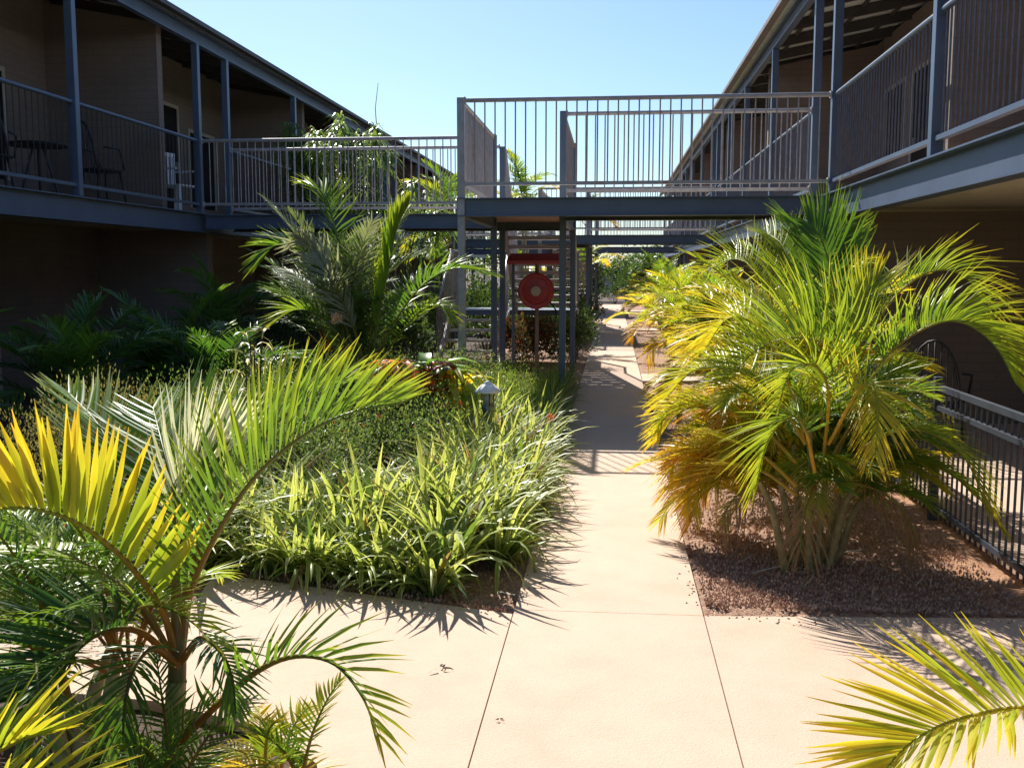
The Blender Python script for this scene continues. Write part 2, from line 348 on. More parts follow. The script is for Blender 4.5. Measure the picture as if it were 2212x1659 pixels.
bR = building(1, 2.3, 4.3, 9.5, PR, [8.1, 17.3, 23.6, 29.9, 36.2, 42.5], [10.62, 16.4, 21.7, 27.0, 31.5, 33.3, 37.0, 41.0, 44.5], 'motel_building',
              'two storey motel block with sunlit blue balcony rails on the side of the fenced patio')
bL = building(-1, -5.9, -7.7, -13, PL, [0.8, 7.1, 13.4, 19.8, 26.1, 32.4, 38.7], [2.4, 8.7, 14.6, 21.3, 27.6, 33.9, 40.2], 'motel_building',
              'two storey motel block in deep shade with chairs on its balcony')
def bay_rails(root, edge, posts, skip):
    for a, b in zip(posts[:-1], posts[1:]):
        if any(abs(a - k) < .02 for k in skip): continue
        railing((edge, a + .045), (edge, b - .045), root, 'steel', 'bars' if edge > 0 else 'dark', r=.0078 if edge > 0 else .006, gap=.095 if edge > 0 else .112)  # left block bars darker: its deep shade is put into their colour
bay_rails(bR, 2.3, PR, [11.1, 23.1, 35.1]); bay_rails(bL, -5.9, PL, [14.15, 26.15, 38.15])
# doors and windows
def door(root, x, s, y, w_, z0, h_, nm='door', mat='glass'):
    m = MB(); f = x - s * .03
    for (a, b, c, d) in ((y - w_ / 2 - .06, y - w_ / 2, z0, z0 + h_ + .06), (y + w_ / 2, y + w_ / 2 + .06, z0, z0 + h_ + .06), (y - w_ / 2, y + w_ / 2, z0 + h_, z0 + h_ + .06)):
        m.box(min(x - s * .002, f), max(x - s * .002, f), a, b, c, d)
    fm = m
    m = MB(); m.box(min(x - s * .003, x - s * .018), max(x - s * .003, x - s * .018), y - w_ / 2 + .002, y + w_ / 2 - .002, z0 + .01, z0 + h_ - .002); do = m.obj(nm, mat, root); fm.obj('frame', 'cream', do)
    if nm == 'door':
        m = MB(); m.box(min(x - s * .02, x - s * .06), max(x - s * .02, x - s * .06), y + w_ / 2 - .12, y + w_ / 2 - .09, z0 + .95, z0 + 1.1); m.obj('handle', 'galv', do)
for yy in (4.0, 10.3, 17.1, 23.2, 29.5, 35.8):
    door(bL, -7.7, -1, yy, .86, DK + .004, 2.02); door(bL, -7.7, -1, yy + 1.5, 1.1, DK + .35, 1.35, 'window')
    door(bL, -7.7, -1, yy + 1.2, .86, 0.004, 2.0); door(bL, -7.7, -1, yy - .6, 1.1, .8, 1.2, 'window')
for yy in (5.5, 11.0, 15.0, 20.5, 26.8, 33.0, 39.5):
    door(bR, 4.3, 1, yy, .86, DK + .004, 2.02); door(bR, 4.3, 1, yy + 1.4, 1.1, DK + .9, 1.1, 'window')
    door(bR, 4.3, 1, yy, .86, 0.054, 2.0)
m = MB(); m.tube([(-5.62 - .15, 24.7, 4.98), (-5.8, 24.7, 5.5), (-5.72, 24.7, 6.1)], [.014, .01, .006], 5)
tag(m.obj('aerial', 'dark'), 'thin bent whip aerial standing on the shaded block roof edge', 'aerial')

# ---------------------------------------------------------------- walkway bridges with stairs
def walkway(dy, label, slabel, detail=True):
    root = empty('walkway_bridge', (-1.1, 11.1 + dy, 0), label, 'walkway', 'steel walkways linking the two blocks')
    ya, yb, yc, yd = 11.1 + dy, 12.15 + dy, 14.15 + dy, 15.25 + dy; xa, xb = -1.66, -.6; EL, ER = -5.9, 2.3
    def P(m, nm, mat, **k): return m.obj(nm, mat, root, **k)
    # deck of corrugated planks
    m = MB(); rn = random.Random(3)
    def planks_x(x0, x1, y0, y1):
        x = x0
        while x < x1 - .02:
            m.box(x, min(x + .135, x1), y0, y1, DK - .03, DK + rn.uniform(-.002, .004)); x += .142
    def planks_y(x0, x1, y0, y1):
        y = y0
        while y < y1 - .02:
            m.box(x0, x1, y, min(y + .135, y1), DK - .03, DK + rn.uniform(-.002, .004)); y += .142
    planks_x(xa, ER - .08, ya + .02, yb - .02); planks_y(xa + .02, xb - .02, yb - .015, yd - .02); planks_x(EL + .08, xa + .015, yc + .02, yd - .02)
    P(m, 'deck', 'soffit')
    m = MB(); m.box(xa + .05, ER - .08, ya + .05, yb - .05, DK - .075, DK - .035); m.box(xa + .05, xb - .05, yb - .045, yd - .05, DK - .075, DK - .035); m.box(EL + .08, xa + .045, yc + .05, yd - .05, DK - .075, DK - .035)
    P(m, 'deck_tray', 'rust')
    for (y, x0, x1) in ((ya, xa - .05, ER - .075), (yb, xb, ER - .075), (yc, EL + .075, xa), (yd, EL + .075, xb)):
        m = MB(); ibeam_x(m, y, x0, x1, DK - .19, DK - .014); P(m, 'beam', 'steel')
    for (x, y0, y1) in ((xa, ya + .06, yc - .06), (xb, yb + .06, yd - .06)):
        m = MB(); ibeam_y(m, x, y0, y1, DK - .19, DK - .014, .05); P(m, 'beam', 'steel')
    for x, y in ((xa, ya), (xb, yb), (xa, yc), (xb, yd), (xa, yd)):
        a = .04; m = MB(); top = RAIL + .03 if (x, y) != (xa, yd) else RAIL
        m.box(x - a, x + a, y - a, y + a, 0, top); po = P(m, 'post', 'galv' if (x, y) in ((xa, ya),) else 'steel', bevel=.004)
        m = MB(); m.box(x - .085, x + .085, y - .085, y + .085, .0, .05); m.obj('base_plate', 'galv', po)
    for p0, p1 in (((xa + .04, ya), (ER - .05, ya)), ((xb + .04, yb), (ER - .05, yb)), ((xa, ya + .04), (xa, yc - .04)), ((xb, yb + .04), (xb, yd - .04)),
                   ((EL + .05, yc), (xa - .04, yc)), ((EL + .05, yd), (xa - .04, yd))):
        railing(p0, p1, root)
    # staircase
    st = empty('staircase', (-1.1, 17.3 + dy, 0), slabel, 'staircase', 'open tread switchback stairs behind the walkways')
    def S(m, nm, mat, **k): return m.obj(nm, mat, st, **k)
    zl = .92; y_l0, y_l1 = 17.2 + dy, 18.2 + dy; n = 10
    for i in range(n):
        z = DK - (i + 1) * (DK - zl) / (n + 1); y = yd + .1 + i * (y_l0 - yd - .1) / n
        m = MB(); m.box(xa + .06, xb - .06, y, y + .24, z - .06, z); S(m, 'tread', 'galv')
    for x in (xa + .035, xb - .035):
        m = MB(); m.beam((x, yd + .05, DK - .12), (x, y_l0, zl - .02), .04, .2); S(m, 'stringer', 'galv')
    x2a, x2b = -2.78, -1.74
    m = MB(); m.box(x2a, xb, y_l0, y_l1, zl - .09, zl); S(m, 'landing', 'steel')
    n2 = 5
    for i in range(n2):
        z = zl - (i + 1) * zl / (n2 + 1); y = y_l0 - .27 * (i + 1)
        m = MB(); m.box(x2a + .06, x2b - .06, y, y + .25, z - .04, z); S(m, 'tread', 'cream')  # paler than the upper treads: sunlight on their tops put into the colour
    for x in (x2a + .03, x2b - .03):
        m = MB(); m.beam((x, y_l0, zl - .06), (x, y_l0 - .27 * (n2 + .6), .06), .04, .18); S(m, 'stringer', 'galv')
    for x in (x2a + .04, xb - .04):
        for y in (y_l0 + .04, y_l1 - .04):
            m = MB(); m.box(x - .035, x + .035, y - .035, y + .035, 0, zl + 1.0 if (y > y_l0 + .5) else zl); S(m, 'post', 'steel')
    def rake(x, y0_, z0_, y1_, z1_):
        m = MB(); k = max(3, int(abs(y1_ - y0_) / .11))
        for i in range(k + 1):
            t = i / k; y = y0_ + (y1_ - y0_) * t; z = z0_ + (z1_ - z0_) * t; m.tube([(x, y, z), (x, y, z + .98)], .006, 4, cap=False)
        m.beam((x, y0_, z0_ + .1), (x, y1_, z1_ + .1), .03, .03); ro = S(m, 'railing', 'galv')
        m = MB(); m.tube([(x, y0_, z0_ + 1.0), (x, y1_, z1_ + 1.0)], .022, 8); m.obj('handrail', 'galv', ro, smooth=True)
    rake(xa + .035, yd + .05, DK, y_l0, zl); rake(xb - .035, yd + .05, DK, y_l0, zl)
    rake(x2a + .03, y_l0, zl, y_l0 - 1.5, 0.02); rake(x2b - .03, y_l0, zl, y_l0 - 1.5, 0.02)
    rake(x2a + .04, y_l0, zl, y_l1, zl); rake(xb - .04, y_l0, zl, y_l1, zl)
    return root
walkway(0, 'nearest grey steel walkway bridge crossing the courtyard at balcony height', 'switchback steel stairs behind the red hose reel')
walkway(12, 'second steel walkway bridge seen under the nearest one', 'steel stairs of the middle walkway half hidden by the nearer posts')
walkway(24, 'farthest steel walkway bridge low over the end of the path', 'far steel stairs beside the distant end of the path')

# ---------------------------------------------------------------- fire hose reel
hr = empty('fire_hose_reel', (-1.1, 14.9, 0), 'red fire hose reel with pale hub under a red hood below the walkway', 'fire hose reel')
c = Vector((-1.12, 14.88, 1.29))
m = MB(); m.lathe([(.10, -.085), (.19, -.078), (.20, -.088), (.245, -.09), (.262, -.082), (.262, -.07), (.245, -.062), (.16, -.06), (.16, .06), (.25, .065), (.262, .075), (.25, .09), (.10, .09)], c, 40, axis='y'); m.obj('reel', 'red', hr, smooth=False)
m = MB()
for k in range(5):
    for j in range(3):
        r = .175 + j * .028; y = c.y - .045 + k * .0225
        m.tube([(c.x + r * math.cos(a), y, c.z + r * math.sin(a)) for a in [i * math.pi / 14 for i in range(29)]], .0125, 5, cap=False)
m.obj('hose', 'black', hr, smooth=True)
m = MB(); m.lathe([(.02, -.125), (.066, -.122), (.074, -.10), (.074, -.086), (.02, -.086)], c, 24, axis='y'); m.obj('hub', 'cream', hr, smooth=False)
m = MB()
for k_ in range(6):
    a_ = k_ * math.pi / 3 + .3; m.beam((c.x + .07 * math.cos(a_), c.y - .092, c.z + .07 * math.sin(a_)), (c.x + .24 * math.cos(a_), c.y - .092, c.z + .24 * math.sin(a_)), .012, .018)
m.obj('spokes', 'red', hr)
m = MB(); m.tube(catmull([(c.x + .2, c.y - .05, c.z - .15), (c.x + .3, c.y - .12, c.z - .3), (c.x + .27, c.y - .12, c.z - .5), (c.x + .2, c.y - .1, c.z - .38)], 14), .012, 6); m.obj('nozzle_hose', 'black', hr, smooth=True)
m = MB(); m.tube([(c.x, c.y + .02, 0), (c.x, c.y + .02, 1.0)], .02, 8); m.tube([(c.x, c.y + .12, 0), (c.x, c.y + .12, 1.75)], .03, 8); m.obj('pipe', 'gut', hr)
m = MB(); z = 1.68
m.add([(c.x - .42, c.y - .2, z), (c.x + .42, c.y - .2, z), (c.x + .42, c.y + .25, z), (c.x - .42, c.y + .25, z), (c.x - .42, c.y - .2, z + .05), (c.x + .42, c.y - .2, z + .05), (c.x + .38, c.y + .05, z + .16), (c.x - .38, c.y + .05, z + .16), (c.x - .42, c.y + .25, z + .05), (c.x + .42, c.y + .25, z + .05)],
      [(3, 2, 1, 0), (0, 1, 5, 4), (4, 5, 6, 7), (7, 6, 9, 8), (8, 9, 2, 3), (0, 4, 7, 8, 3), (1, 2, 9, 6, 5)]); m.obj('hood', 'red', hr)
m = MB()
for dx in (-.36, .36): m.box(c.x + dx - .02, c.x + dx + .02, c.y + .18, c.y + .22, 0, z + .01)
m.box(c.x - .36, c.x + .36, c.y + .185, c.y + .215, 1.27, 1.31); m.obj('bracket', 'steel', hr)

# ---------------------------------------------------------------- bollard lamp
bl = empty('bollard_light', (-.985, 7.95, 0), 'grey bollard lamp with a white conical cap among the strap leaves', 'bollard lamp')
b0 = (-.985, 7.95, 0)
m = MB(); m.lathe([(.055, 0), (.055, .02), (.038, .04), (.038, .44), (.052, .50), (.052, .53)], b0, 20); m.obj('post', 'bolt', bl, smooth=True)
m = MB(); m.lathe([(.042, .53), (.042, .63)], b0, 20); m.obj('lens', 'lens', bl, smooth=True)
m = MB()
for k in range(4):
    a = k * math.pi / 2 + .4; m.tube([(b0[0] + .05 * math.cos(a), b0[1] + .05 * math.sin(a), .52), (b0[0] + .05 * math.cos(a), b0[1] + .05 * math.sin(a), .645)], .004, 5)
m.obj('guard', 'dark', bl)
m = MB(); m.lathe([(.02, .635), (.104, .628), (.106, .636), (.08, .665), (.05, .69), (.034, .695), (.03, .708), (.008, .72)], b0, 28); m.obj('cap', 'cap', bl, smooth=True)

# ---------------------------------------------------------------- patio fence
fe = empty('metal_fence', (2.05, 5.5, 0), 'blue grey tubular fence with two top rails beside the paved patio', 'fence')
fy = [10.2, 8.38, 6.56, 4.75, 2.95, 1.1]
for y in fy:
    m = MB(); m.box(2.05 - .025, 2.05 + .025, y - .025, y + .025, 0, .93); m.obj('post', 'fence', fe, bevel=.003)
for a, b in zip(fy[:-1], fy[1:]):
    for z in (.865, .74, .11):
        m = MB(); m.beam((2.05, a - .027, z), (2.05, b + .027, z), .03, .03 if z < .8 else .036); m.obj('rail', 'fence', fe)
    m = MB(); n = int((a - b) / .085)
    for i in range(1, n):
        y = a + (b - a) * i / n; m.tube([(2.05, y, .05), (2.05, y, .862)], .0075, 5)
    m.obj('bars', 'fence', fe)

# ---------------------------------------------------------------- balcony furniture
def arched_chair(loc, rz, label, s=1.0):
    o = empty('chair', loc, label, 'chair', None); o.rotation_euler.z = rz; o.scale = (s, s, s)
    def P(m, nm, mat='dark'):
        q = m.obj(nm, mat, None, smooth=True); q.parent = o; return q
    m = MB(); m.lathe([(.05, .43), (.225, .43), (.235, .445), (.225, .46), (.05, .46)], (0, 0, 0), 20); P(m, 'seat')
    m = MB(); arc = [(.22 * math.cos(a), .2 + .05 * math.sin(a), .5 + .5 * math.sin(a)) for a in [i * math.pi / 12 for i in range(13)]]
    m.tube([(.22, .17, .45)] + arc + [(-.22, .17, .45)], .014, 6)
    for k in range(-3, 4):
        x = k * .055; m.tube([(x, .19, .45), (x, .22, .5 + .5 * math.sqrt(max(0, 1 - (x / .22) ** 2)))], .006, 4)
    P(m, 'backrest')
    for sx in (-1, 1):
        m = MB(); m.tube([(sx * .22, .1, .70), (sx * .26, -.08, .68), (sx * .22, -.16, .45)], .012, 6); P(m, 'armrest')
        for sy in (-1, 1):
            m = MB(); m.tube([(sx * .15, sy * .14, .44), (sx * .2, sy * .19, 0)], .013, 6); P(m, 'leg')
    return o
arched_chair((-6.55, 12.6, DK + .001), R_(150), 'dark arched back chair nearest the blade wall on the shaded balcony', 1.08)
arched_chair((-6.75, 10.55, DK + .001), R_(200), 'dark arched back chair left of the small balcony table')
tb = empty('balcony_table', (-6.75, 11.5, DK + .001), 'low dark round table between chairs on the shaded balcony', 'table')
m = MB(); m.lathe([(.05, .66), (.33, .66), (.34, .675), (.33, .69), (.05, .69)], tb.location, 24); m.obj('tabletop', 'dark', tb)
for k in range(3):
    a = k * 2.094; m = MB(); q = tb.location
    m.tube([(q.x + .06 * math.cos(a), q.y + .06 * math.sin(a), q.z + .66), (q.x + .26 * math.cos(a), q.y + .26 * math.sin(a), q.z)], .014, 6); m.obj('leg', 'dark', tb)
arched_chair((2.85, 9.1, .051), R_(150), 'black arched back chair on the paved patio behind the fence', .95)
def slat_chair(loc, rz, label):
    o = empty('plastic_chair', loc, label, 'chair'); o.rotation_euler.z = rz
    def P(m, nm):
        q = m.obj(nm, 'white', None); q.parent = o; b = q.modifiers.new('b', 'BEVEL'); b.width = .004; return q
    m = MB(); m.box(-.23, .23, -.22, .22, .41, .435); P(m, 'seat')
    m = MB(); m.box(-.22, -.17, .2, .225, .44, .88); m.box(.17, .22, .2, .225, .44, .88); m.box(-.22, .22, .199, .226, .86, .92)
    for k in range(-2, 3): m.box(k * .065 - .02, k * .065 + .02, .202, .222, .44, .86)
    P(m, 'backrest')
    for sx in (-1, 1):
        m = MB(); m.box(sx * .25 - .03, sx * .25 + .03, -.2, .2, .64, .665); P(m, 'armrest')
        for sy in (-1, 1):
            m = MB(); m.beam((sx * .21, sy * .2, .41), (sx * .26, sy * .25, 0), .05, .04); P(m, 'leg')
slat_chair((-6.32, 14.35, DK + .001), R_(75), 'white slatted plastic chair beside the open door behind the balcony rail')
slat_chair((-6.5, 9.3, DK + .001), R_(80), 'white slatted plastic chair at the near end of the shaded balcony')

# ---------------------------------------------------------------- foliage
G0, G1, G2, Y1, Y2, OR, BR = (.022, .062, .018), (.055, .145, .022), (.13, .255, .03), (.33, .42, .035), (.66, .54, .04), (.64, .34, .035), (.22, .12, .05)
RAMP = [G0, G1, G2, Y1, Y2, OR, BR]
def ramp(t):
    t = max(0, min(.9999, t)) * 6; i = int(t); return lerp(RAMP[i], RAMP[i + 1], t - i)
SILV = (.17, .24, .15)
def frond(m, pts, L=.3, v=50, n=40, tone=(.35, .5), tip=.12, droop=.25, t0=.22, wd=.011, seed=0, hint=(0, 0, 1), ang=(72, 28), rach=.009, rcol=(.42, .22, .06), rows=4, side=(1, 1), miss=.03, tipL=.35, vj=8, over=None, bend=.2):
    rn = random.Random(seed); sp = catmull(pts, 28); N = len(sp) - 1
    m.tube(sp, [rach * (1 - .82 * i / N) for i in range(N + 1)], 5 if rows > 2 else 3, [lerp(rcol, ramp(tone[0]), min(1, i // (5 if rows > 2 else 3) / N * 1.1)) for i in range((N + 1) * (5 if rows > 2 else 3))], cap=False)
    hint = Vector(hint).normalized()
    for k in range(n):
        t = t0 + (1 - t0) * (k + .5) / n
        f = t * N; i = min(int(f), N - 1); p = sp[i].lerp(sp[i + 1], f - i)
        T = (sp[min(i + 2, N)] - sp[max(i - 1, 0)]).normalized()
        Nn = hint - T * hint.dot(T)
        if Nn.length < .15: Nn = Vector((0, -1, .2)) - T * Vector((0, -1, .2)).dot(T)
        Nn.normalize(); S = T.cross(Nn).normalized()
        u = (k + .5) / n
        prof = (.62 + .38 * math.sin(min(1, u * 2.6) * math.pi / 2)) * (1 - (1 - tipL) * max(0, (u - .35) / .65) ** 1.4)
        for sgn in (-1, 1):
            if side[0 if sgn < 0 else 1] < rn.random() or rn.random() < miss: continue
            vv = R_(v + rn.uniform(-vj, vj)); a = R_(ang[0] + (ang[1] - ang[0]) * u ** 1.2 + rn.uniform(-6, 6))
            D = (math.cos(a) * T + math.sin(a) * (sgn * math.cos(vv) * S + math.sin(vv) * Nn)).normalized()
            l = L * prof * rn.uniform(.88, 1.08)
            Wd = T - D * T.dot(D); Wd = Wd.normalized() if Wd.length > .05 else S
            Wd.rotate(Matrix.Rotation(rn.uniform(-.5, .5), 3, D)); Nl = D.cross(Wd)
            w_ = wd * rn.uniform(.8, 1.15); bnd = bend * rn.uniform(.3, 1.6); dr = droop * rn.uniform(.5, 1.5)
            tn = tone[0] + (tone[1] - tone[0]) * u + rn.uniform(-.06, .06); vs = []; cs = []
            S_ = ((0, .45), (.22, 1), (.6, .85), (1, .08)) if rows > 2 else ((0, .6), (.4, 1), (1, .1))
            for s_, ww in S_:
                c0 = p + D * l * s_ + (T * bnd - Vector((0, 0, dr))) * l * s_ * s_
                cc = ramp(tn + tip * s_ ** 2.2) if over is None else over
                if rows > 2: vs += [c0 - Wd * w_ * ww, c0 + Nl * w_ * ww * -.45, c0 + Wd * w_ * ww]; cs += [cc, tuple(q * .85 for q in cc), cc]
                else: vs += [c0 - Wd * w_ * ww, c0 + Wd * w_ * ww]; cs += [cc, cc]
            if rows > 2: fs = [(3 * j + q, 3 * j + q + 1, 3 * j + q + 4, 3 * j + q + 3) for j in range(3) for q in (0, 1)]
            else: fs = [(2 * j, 2 * j + 1, 2 * j + 3, 2 * j + 2) for j in range(2)]
            m.add(vs, fs, cs)
def arc_pts(base, az, el0, L, curl, n=8, twist=0):
    """a frond spine leaving base at azimuth az and elevation el0, curling down by curl radians over its length"""
    p = Vector(base); out = [p.copy()]; a = az
    for i in range(n):
        u = (i + .5) / n; el = el0 - curl * u ** 1.5; a += twist / n
        p = p + Vector((math.cos(a) * math.cos(el), math.sin(a) * math.cos(el), math.sin(el))) * (L / n); out.append(p.copy())
    return out
def add_frond(root, name='frond', mat='leaf', label=None, **k):
    m = MB(); frond(m, **k); o = m.obj(name, mat, root, smooth=True)
    if label: o['label'] = label
    return o
def stem(root, pts, r, mat='trunk', name='stem', rings=0):
    m = MB(); sp = catmull(pts, 10 if not rings else 40); N = len(sp) - 1
    rr = [r[0] + (r[1] - r[0]) * i / N + (r[0] * .07 if rings and i % 4 == 0 else 0) for i in range(N + 1)]
    m.tube(sp, rr, 9); return m.obj(name, mat, root, smooth=True)
def palm(loc, label, n=22, H=1.0, L=1.1, leafL=.3, tone=(.3, .5), spread=.18, stems=5, seed=1, group=None, az=(0, 360), el=(35, 88), curl=(.9, 2.0), rows=4, nl=34, wd=.011, v=(5, 45), lowyellow=.2, name='palm', skip_stem=False, mat='leaf', droop=.3, over=None):
    rn = random.Random(seed); loc = Vector(loc); root = empty(name, loc, label, 'palm', group); tops = []
    for i in range(stems):
        a = rn.uniform(0, 6.28); b = loc + Vector((math.cos(a), math.sin(a), 0)) * spread * .35 * rn.random()
        t = loc + Vector((math.cos(a) * spread * rn.uniform(.3, 1), math.sin(a) * spread * rn.uniform(.3, 1), H * rn.uniform(.45, 1)))
        tops.append((t, a))
        if not skip_stem: stem(root, [b, b.lerp(t, .5) + Vector((0, 0, .04)), t], (.03, .018))
    for i in range(n):
        t, a0 = tops[i % len(tops)]
        q = i / max(1, n - 1); e = R_(el[0] + (el[1] - el[0]) * q + rn.uniform(-8, 8)); a = R_(rn.uniform(*az))
        Li = L * rn.uniform(.75, 1.15); pts = arc_pts(t, a, e, Li, rn.uniform(*curl) * (.7 + .3 * (1 - q)), twist=rn.uniform(-.4, .4))
        dh = Vector((math.cos(a), math.sin(a), 0)); ty = lowyellow * (1 - q) + rn.uniform(-.08, .1)
        m = MB(); frond(m, pts, L=leafL * rn.uniform(.85, 1.1), v=rn.uniform(*v), n=nl, tone=(tone[0] + ty, tone[1] + ty), seed=seed * 100 + i, hint=Vector((0, 0, 1)) - dh * .6, rows=rows, wd=wd, droop=droop, t0=.25, rach=.008, over=over[i % len(over)] if over else None)
        m.obj('frond', mat, root, smooth=True)
    return root

# --- palm at the lower edge, by the camera
fp = empty('palm', at(370, 1750, 3.0) * 1.0, 'young palm with ringed pale trunk and a yellow fan frond beside the camera', 'palm')
fp.location.z = 0; C0 = at(385, 1400, 3.0)
stem(fp, [fp.location.copy(), at(374, 1600, 3.0), at(382, 1470, 3.0)], (.036, .028), name='trunk', rings=1)
m = MB(); m.tube(catmull([at(380, 1500, 3.0), at(384, 1420, 3.0), at(383, 1330, 3.0), at(380, 1230, 3.0), at(384, 1140, 3.02)], 14), [.026, .027, .027, .026, .024, .022, .02, .018, .016, .014, .012, .01, .008, .006, .003], 9, (.20, .17, .06))
m.obj('crownshaft', 'leaf', fp, smooth=True)
RC = (.30, .16, .045)
PF = [  # points (px, py, zc), options
    ([(388, 1440, 3.0), (350, 1320, 2.95), (275, 1215, 2.9), (180, 1137, 2.85), (90, 1102, 2.8), (0, 1100, 2.74), (-75, 1130, 2.68)], dict(tipL=.5, L=.33, v=80, vj=4, n=27, tone=(.46, .60), tip=.20, droop=.02, bend=.05, wd=.0135, ang=(68, 56), t0=.2, label='yellow fan shaped frond arching left')),
    ([(388, 1440, 3.0), (408, 1290, 3.0), (470, 1150, 3.0), (560, 1020, 3.03), (680, 925, 3.06), (790, 882, 3.1), (865, 872, 3.15)], dict(L=.36, v=66, n=48, tone=(.27, .38), tip=.18, droop=.12, wd=.0050, vj=12, tipL=.28, bend=.12, ang=(64, 34), t0=.18, label='bright green frond arching right over the strap leaves')),
    ([(390, 1430, 3.1), (425, 1200, 3.3), (500, 1030, 3.5), (590, 920, 3.6), (690, 850, 3.7), (770, 820, 3.8)], dict(L=.36, v=55, n=22, tone=(.22, .36), tip=.25, droop=.12, wd=.0065, tipL=.25, ang=(60, 30), t0=.3)),
    ([(385, 1440, 2.97), (310, 1368, 2.88), (230, 1362, 2.78), (165, 1405, 2.7), (110, 1480, 2.62), (60, 1580, 2.56)], dict(L=.36, v=40, n=38, tone=(.06, .16), tip=.05, droop=.0, wd=.008, ang=(72, 40), t0=.3, label='dark green frond drooping to the left')),
    ([(388, 1430, 3.05), (400, 1250, 3.2), (380, 1080, 3.4), (350, 960, 3.6), (330, 880, 3.9)], dict(L=.44, v=15, n=26, tone=(.22, .28), tip=.03, droop=-.05, wd=.009, ang=(50, 30), t0=.35, hint=(0, -.6, .8))),
    ([(384, 1440, 3.1), (330, 1230, 3.3), (280, 1080, 3.6), (220, 930, 3.9), (150, 850, 4.1)], dict(L=.36, v=25, n=30, tone=(.22, .32), tip=.2, droop=.0, wd=.009, ang=(50, 26), t0=.4)),
    ([(393, 1600, 2.95), (470, 1522, 2.88), (560, 1447, 2.82), (640, 1417, 2.78), (720, 1432, 2.74), (780, 1500, 2.7), (818, 1592, 2.66)], dict(L=.22, v=42, n=26, tone=(.2, .42), tip=.18, droop=.08, wd=.0055, ang=(64, 30), t0=.12)),
    ([(380, 1430, 2.95), (330, 1400, 2.85), (290, 1440, 2.75), (270, 1520, 2.7), (265, 1600, 2.68)], dict(L=.17, v=20, n=28, tone=(.12, .28), droop=.2, wd=.005)),
    ([(392, 1430, 2.95), (430, 1380, 2.9), (470, 1400, 2.84), (500, 1460, 2.8), (510, 1540, 2.78)], dict(L=.13, v=20, n=26, tone=(.12, .3), droop=.2, wd=.0045)),
    ([(384, 1440, 3.15), (372, 1200, 3.35), (385, 1085, 3.45), (440, 1010, 3.5), (520, 960, 3.55)], dict(L=.34, v=68, n=24, tone=(.24, .26), tip=0, droop=-.04, wd=.0075, ang=(52, 30), t0=.42, over=(.58, .64, .60), label='frond with sky sheen painted on as silvery grey behind the yellow fan')),  # pale override puts the sky's reflection into the leaf colour
    ([(384, 1440, 3.05), (300, 1300, 3.1), (180, 1215, 3.15), (60, 1180, 3.2), (-80, 1210, 3.2)], dict(L=.26, v=15, n=40, tone=(.42, .5), tip=.06, droop=.35, wd=.009, t0=.3)),
    ([(386, 1440, 3.1), (330, 1350, 3.3), (250, 1260, 3.5), (150, 1230, 3.7), (40, 1260, 3.8)], dict(L=.3, v=20, n=34, tone=(.18, .3), droop=.3, wd=.009, t0=.35)),
]
for i, (P, k) in enumerate(PF):
    add_frond(fp, pts=[at(*q) for q in P], seed=40 + i, rcol=RC, rach=.012, **k)
# --- low palms beside it
palm((-1.75, 3.0, 0), 'low bushy green palm clump behind the pale trunk by the camera', 26, .35, .8, .2, (.14, .3), .3, 9, 21, wd=.0045, az=(60, 330), lowyellow=.08, nl=30, group='low palms by the camera')
palm((-1.3, 2.55, 0), 'small palm seedling at the foot of the pale trunk', 14, .12, .42, .13, (.12, .3), .15, 4, 22, wd=.004, nl=22, lowyellow=.1, group='low palms by the camera')
palm((-.98, 2.75, 0), 'small reddish green palm seedling at the bed corner by the camera', 10, .1, .3, .11, (.25, .45), .1, 3, 23, wd=.004, nl=20, lowyellow=.3, group='low palms by the camera')
lf = empty('palm', (at(-160, 1900, 2.2).x, at(-160, 1900, 2.2).y, 0), 'palm whose narrow yellow green leaf tips enter the lower left corner', 'palm')
stem(lf, [lf.location.copy(), at(-160, 1760, 2.2)], (.03, .02))
for i, P in enumerate(([(-160, 1760, 2.2), (-60, 1660, 2.2), (40, 1600, 2.2), (120, 1580, 2.2)], [(-160, 1760, 2.2), (-20, 1720, 2.15), (90, 1700, 2.1), (180, 1710, 2.1)])):
    add_frond(lf, pts=[at(*q) for q in P], L=.2, v=45, n=13, tone=(.45, .55), tip=.1, droop=.05, seed=80 + i, wd=.007, ang=(50, 25))
# --- frond from the lower right corner
rf = empty('palm', (at(2600, 1700, 2.3).x, at(2600, 1700, 2.3).y, 0), 'palm beyond the frame whose yellow frond reaches over the lower right concrete', 'palm')
stem(rf, [rf.location.copy(), at(2600, 1640, 2.3)], (.04, .03))
add_frond(rf, pts=[at(*q) for q in [(2600, 1640, 2.3), (2420, 1560, 2.3), (2230, 1530, 2.28), (2115, 1543, 2.25), (2015, 1575, 2.22), (1940, 1630, 2.2), (1890, 1700, 2.19)]],
          L=.29, v=36, n=50, bend=.04, tone=(.48, .58), tip=.12, droop=.05, seed=90, wd=.0062, ang=(58, 22), rcol=(.6, .45, .06), rach=.009, t0=.2, hint=(0, -.5, 1), tipL=.55)

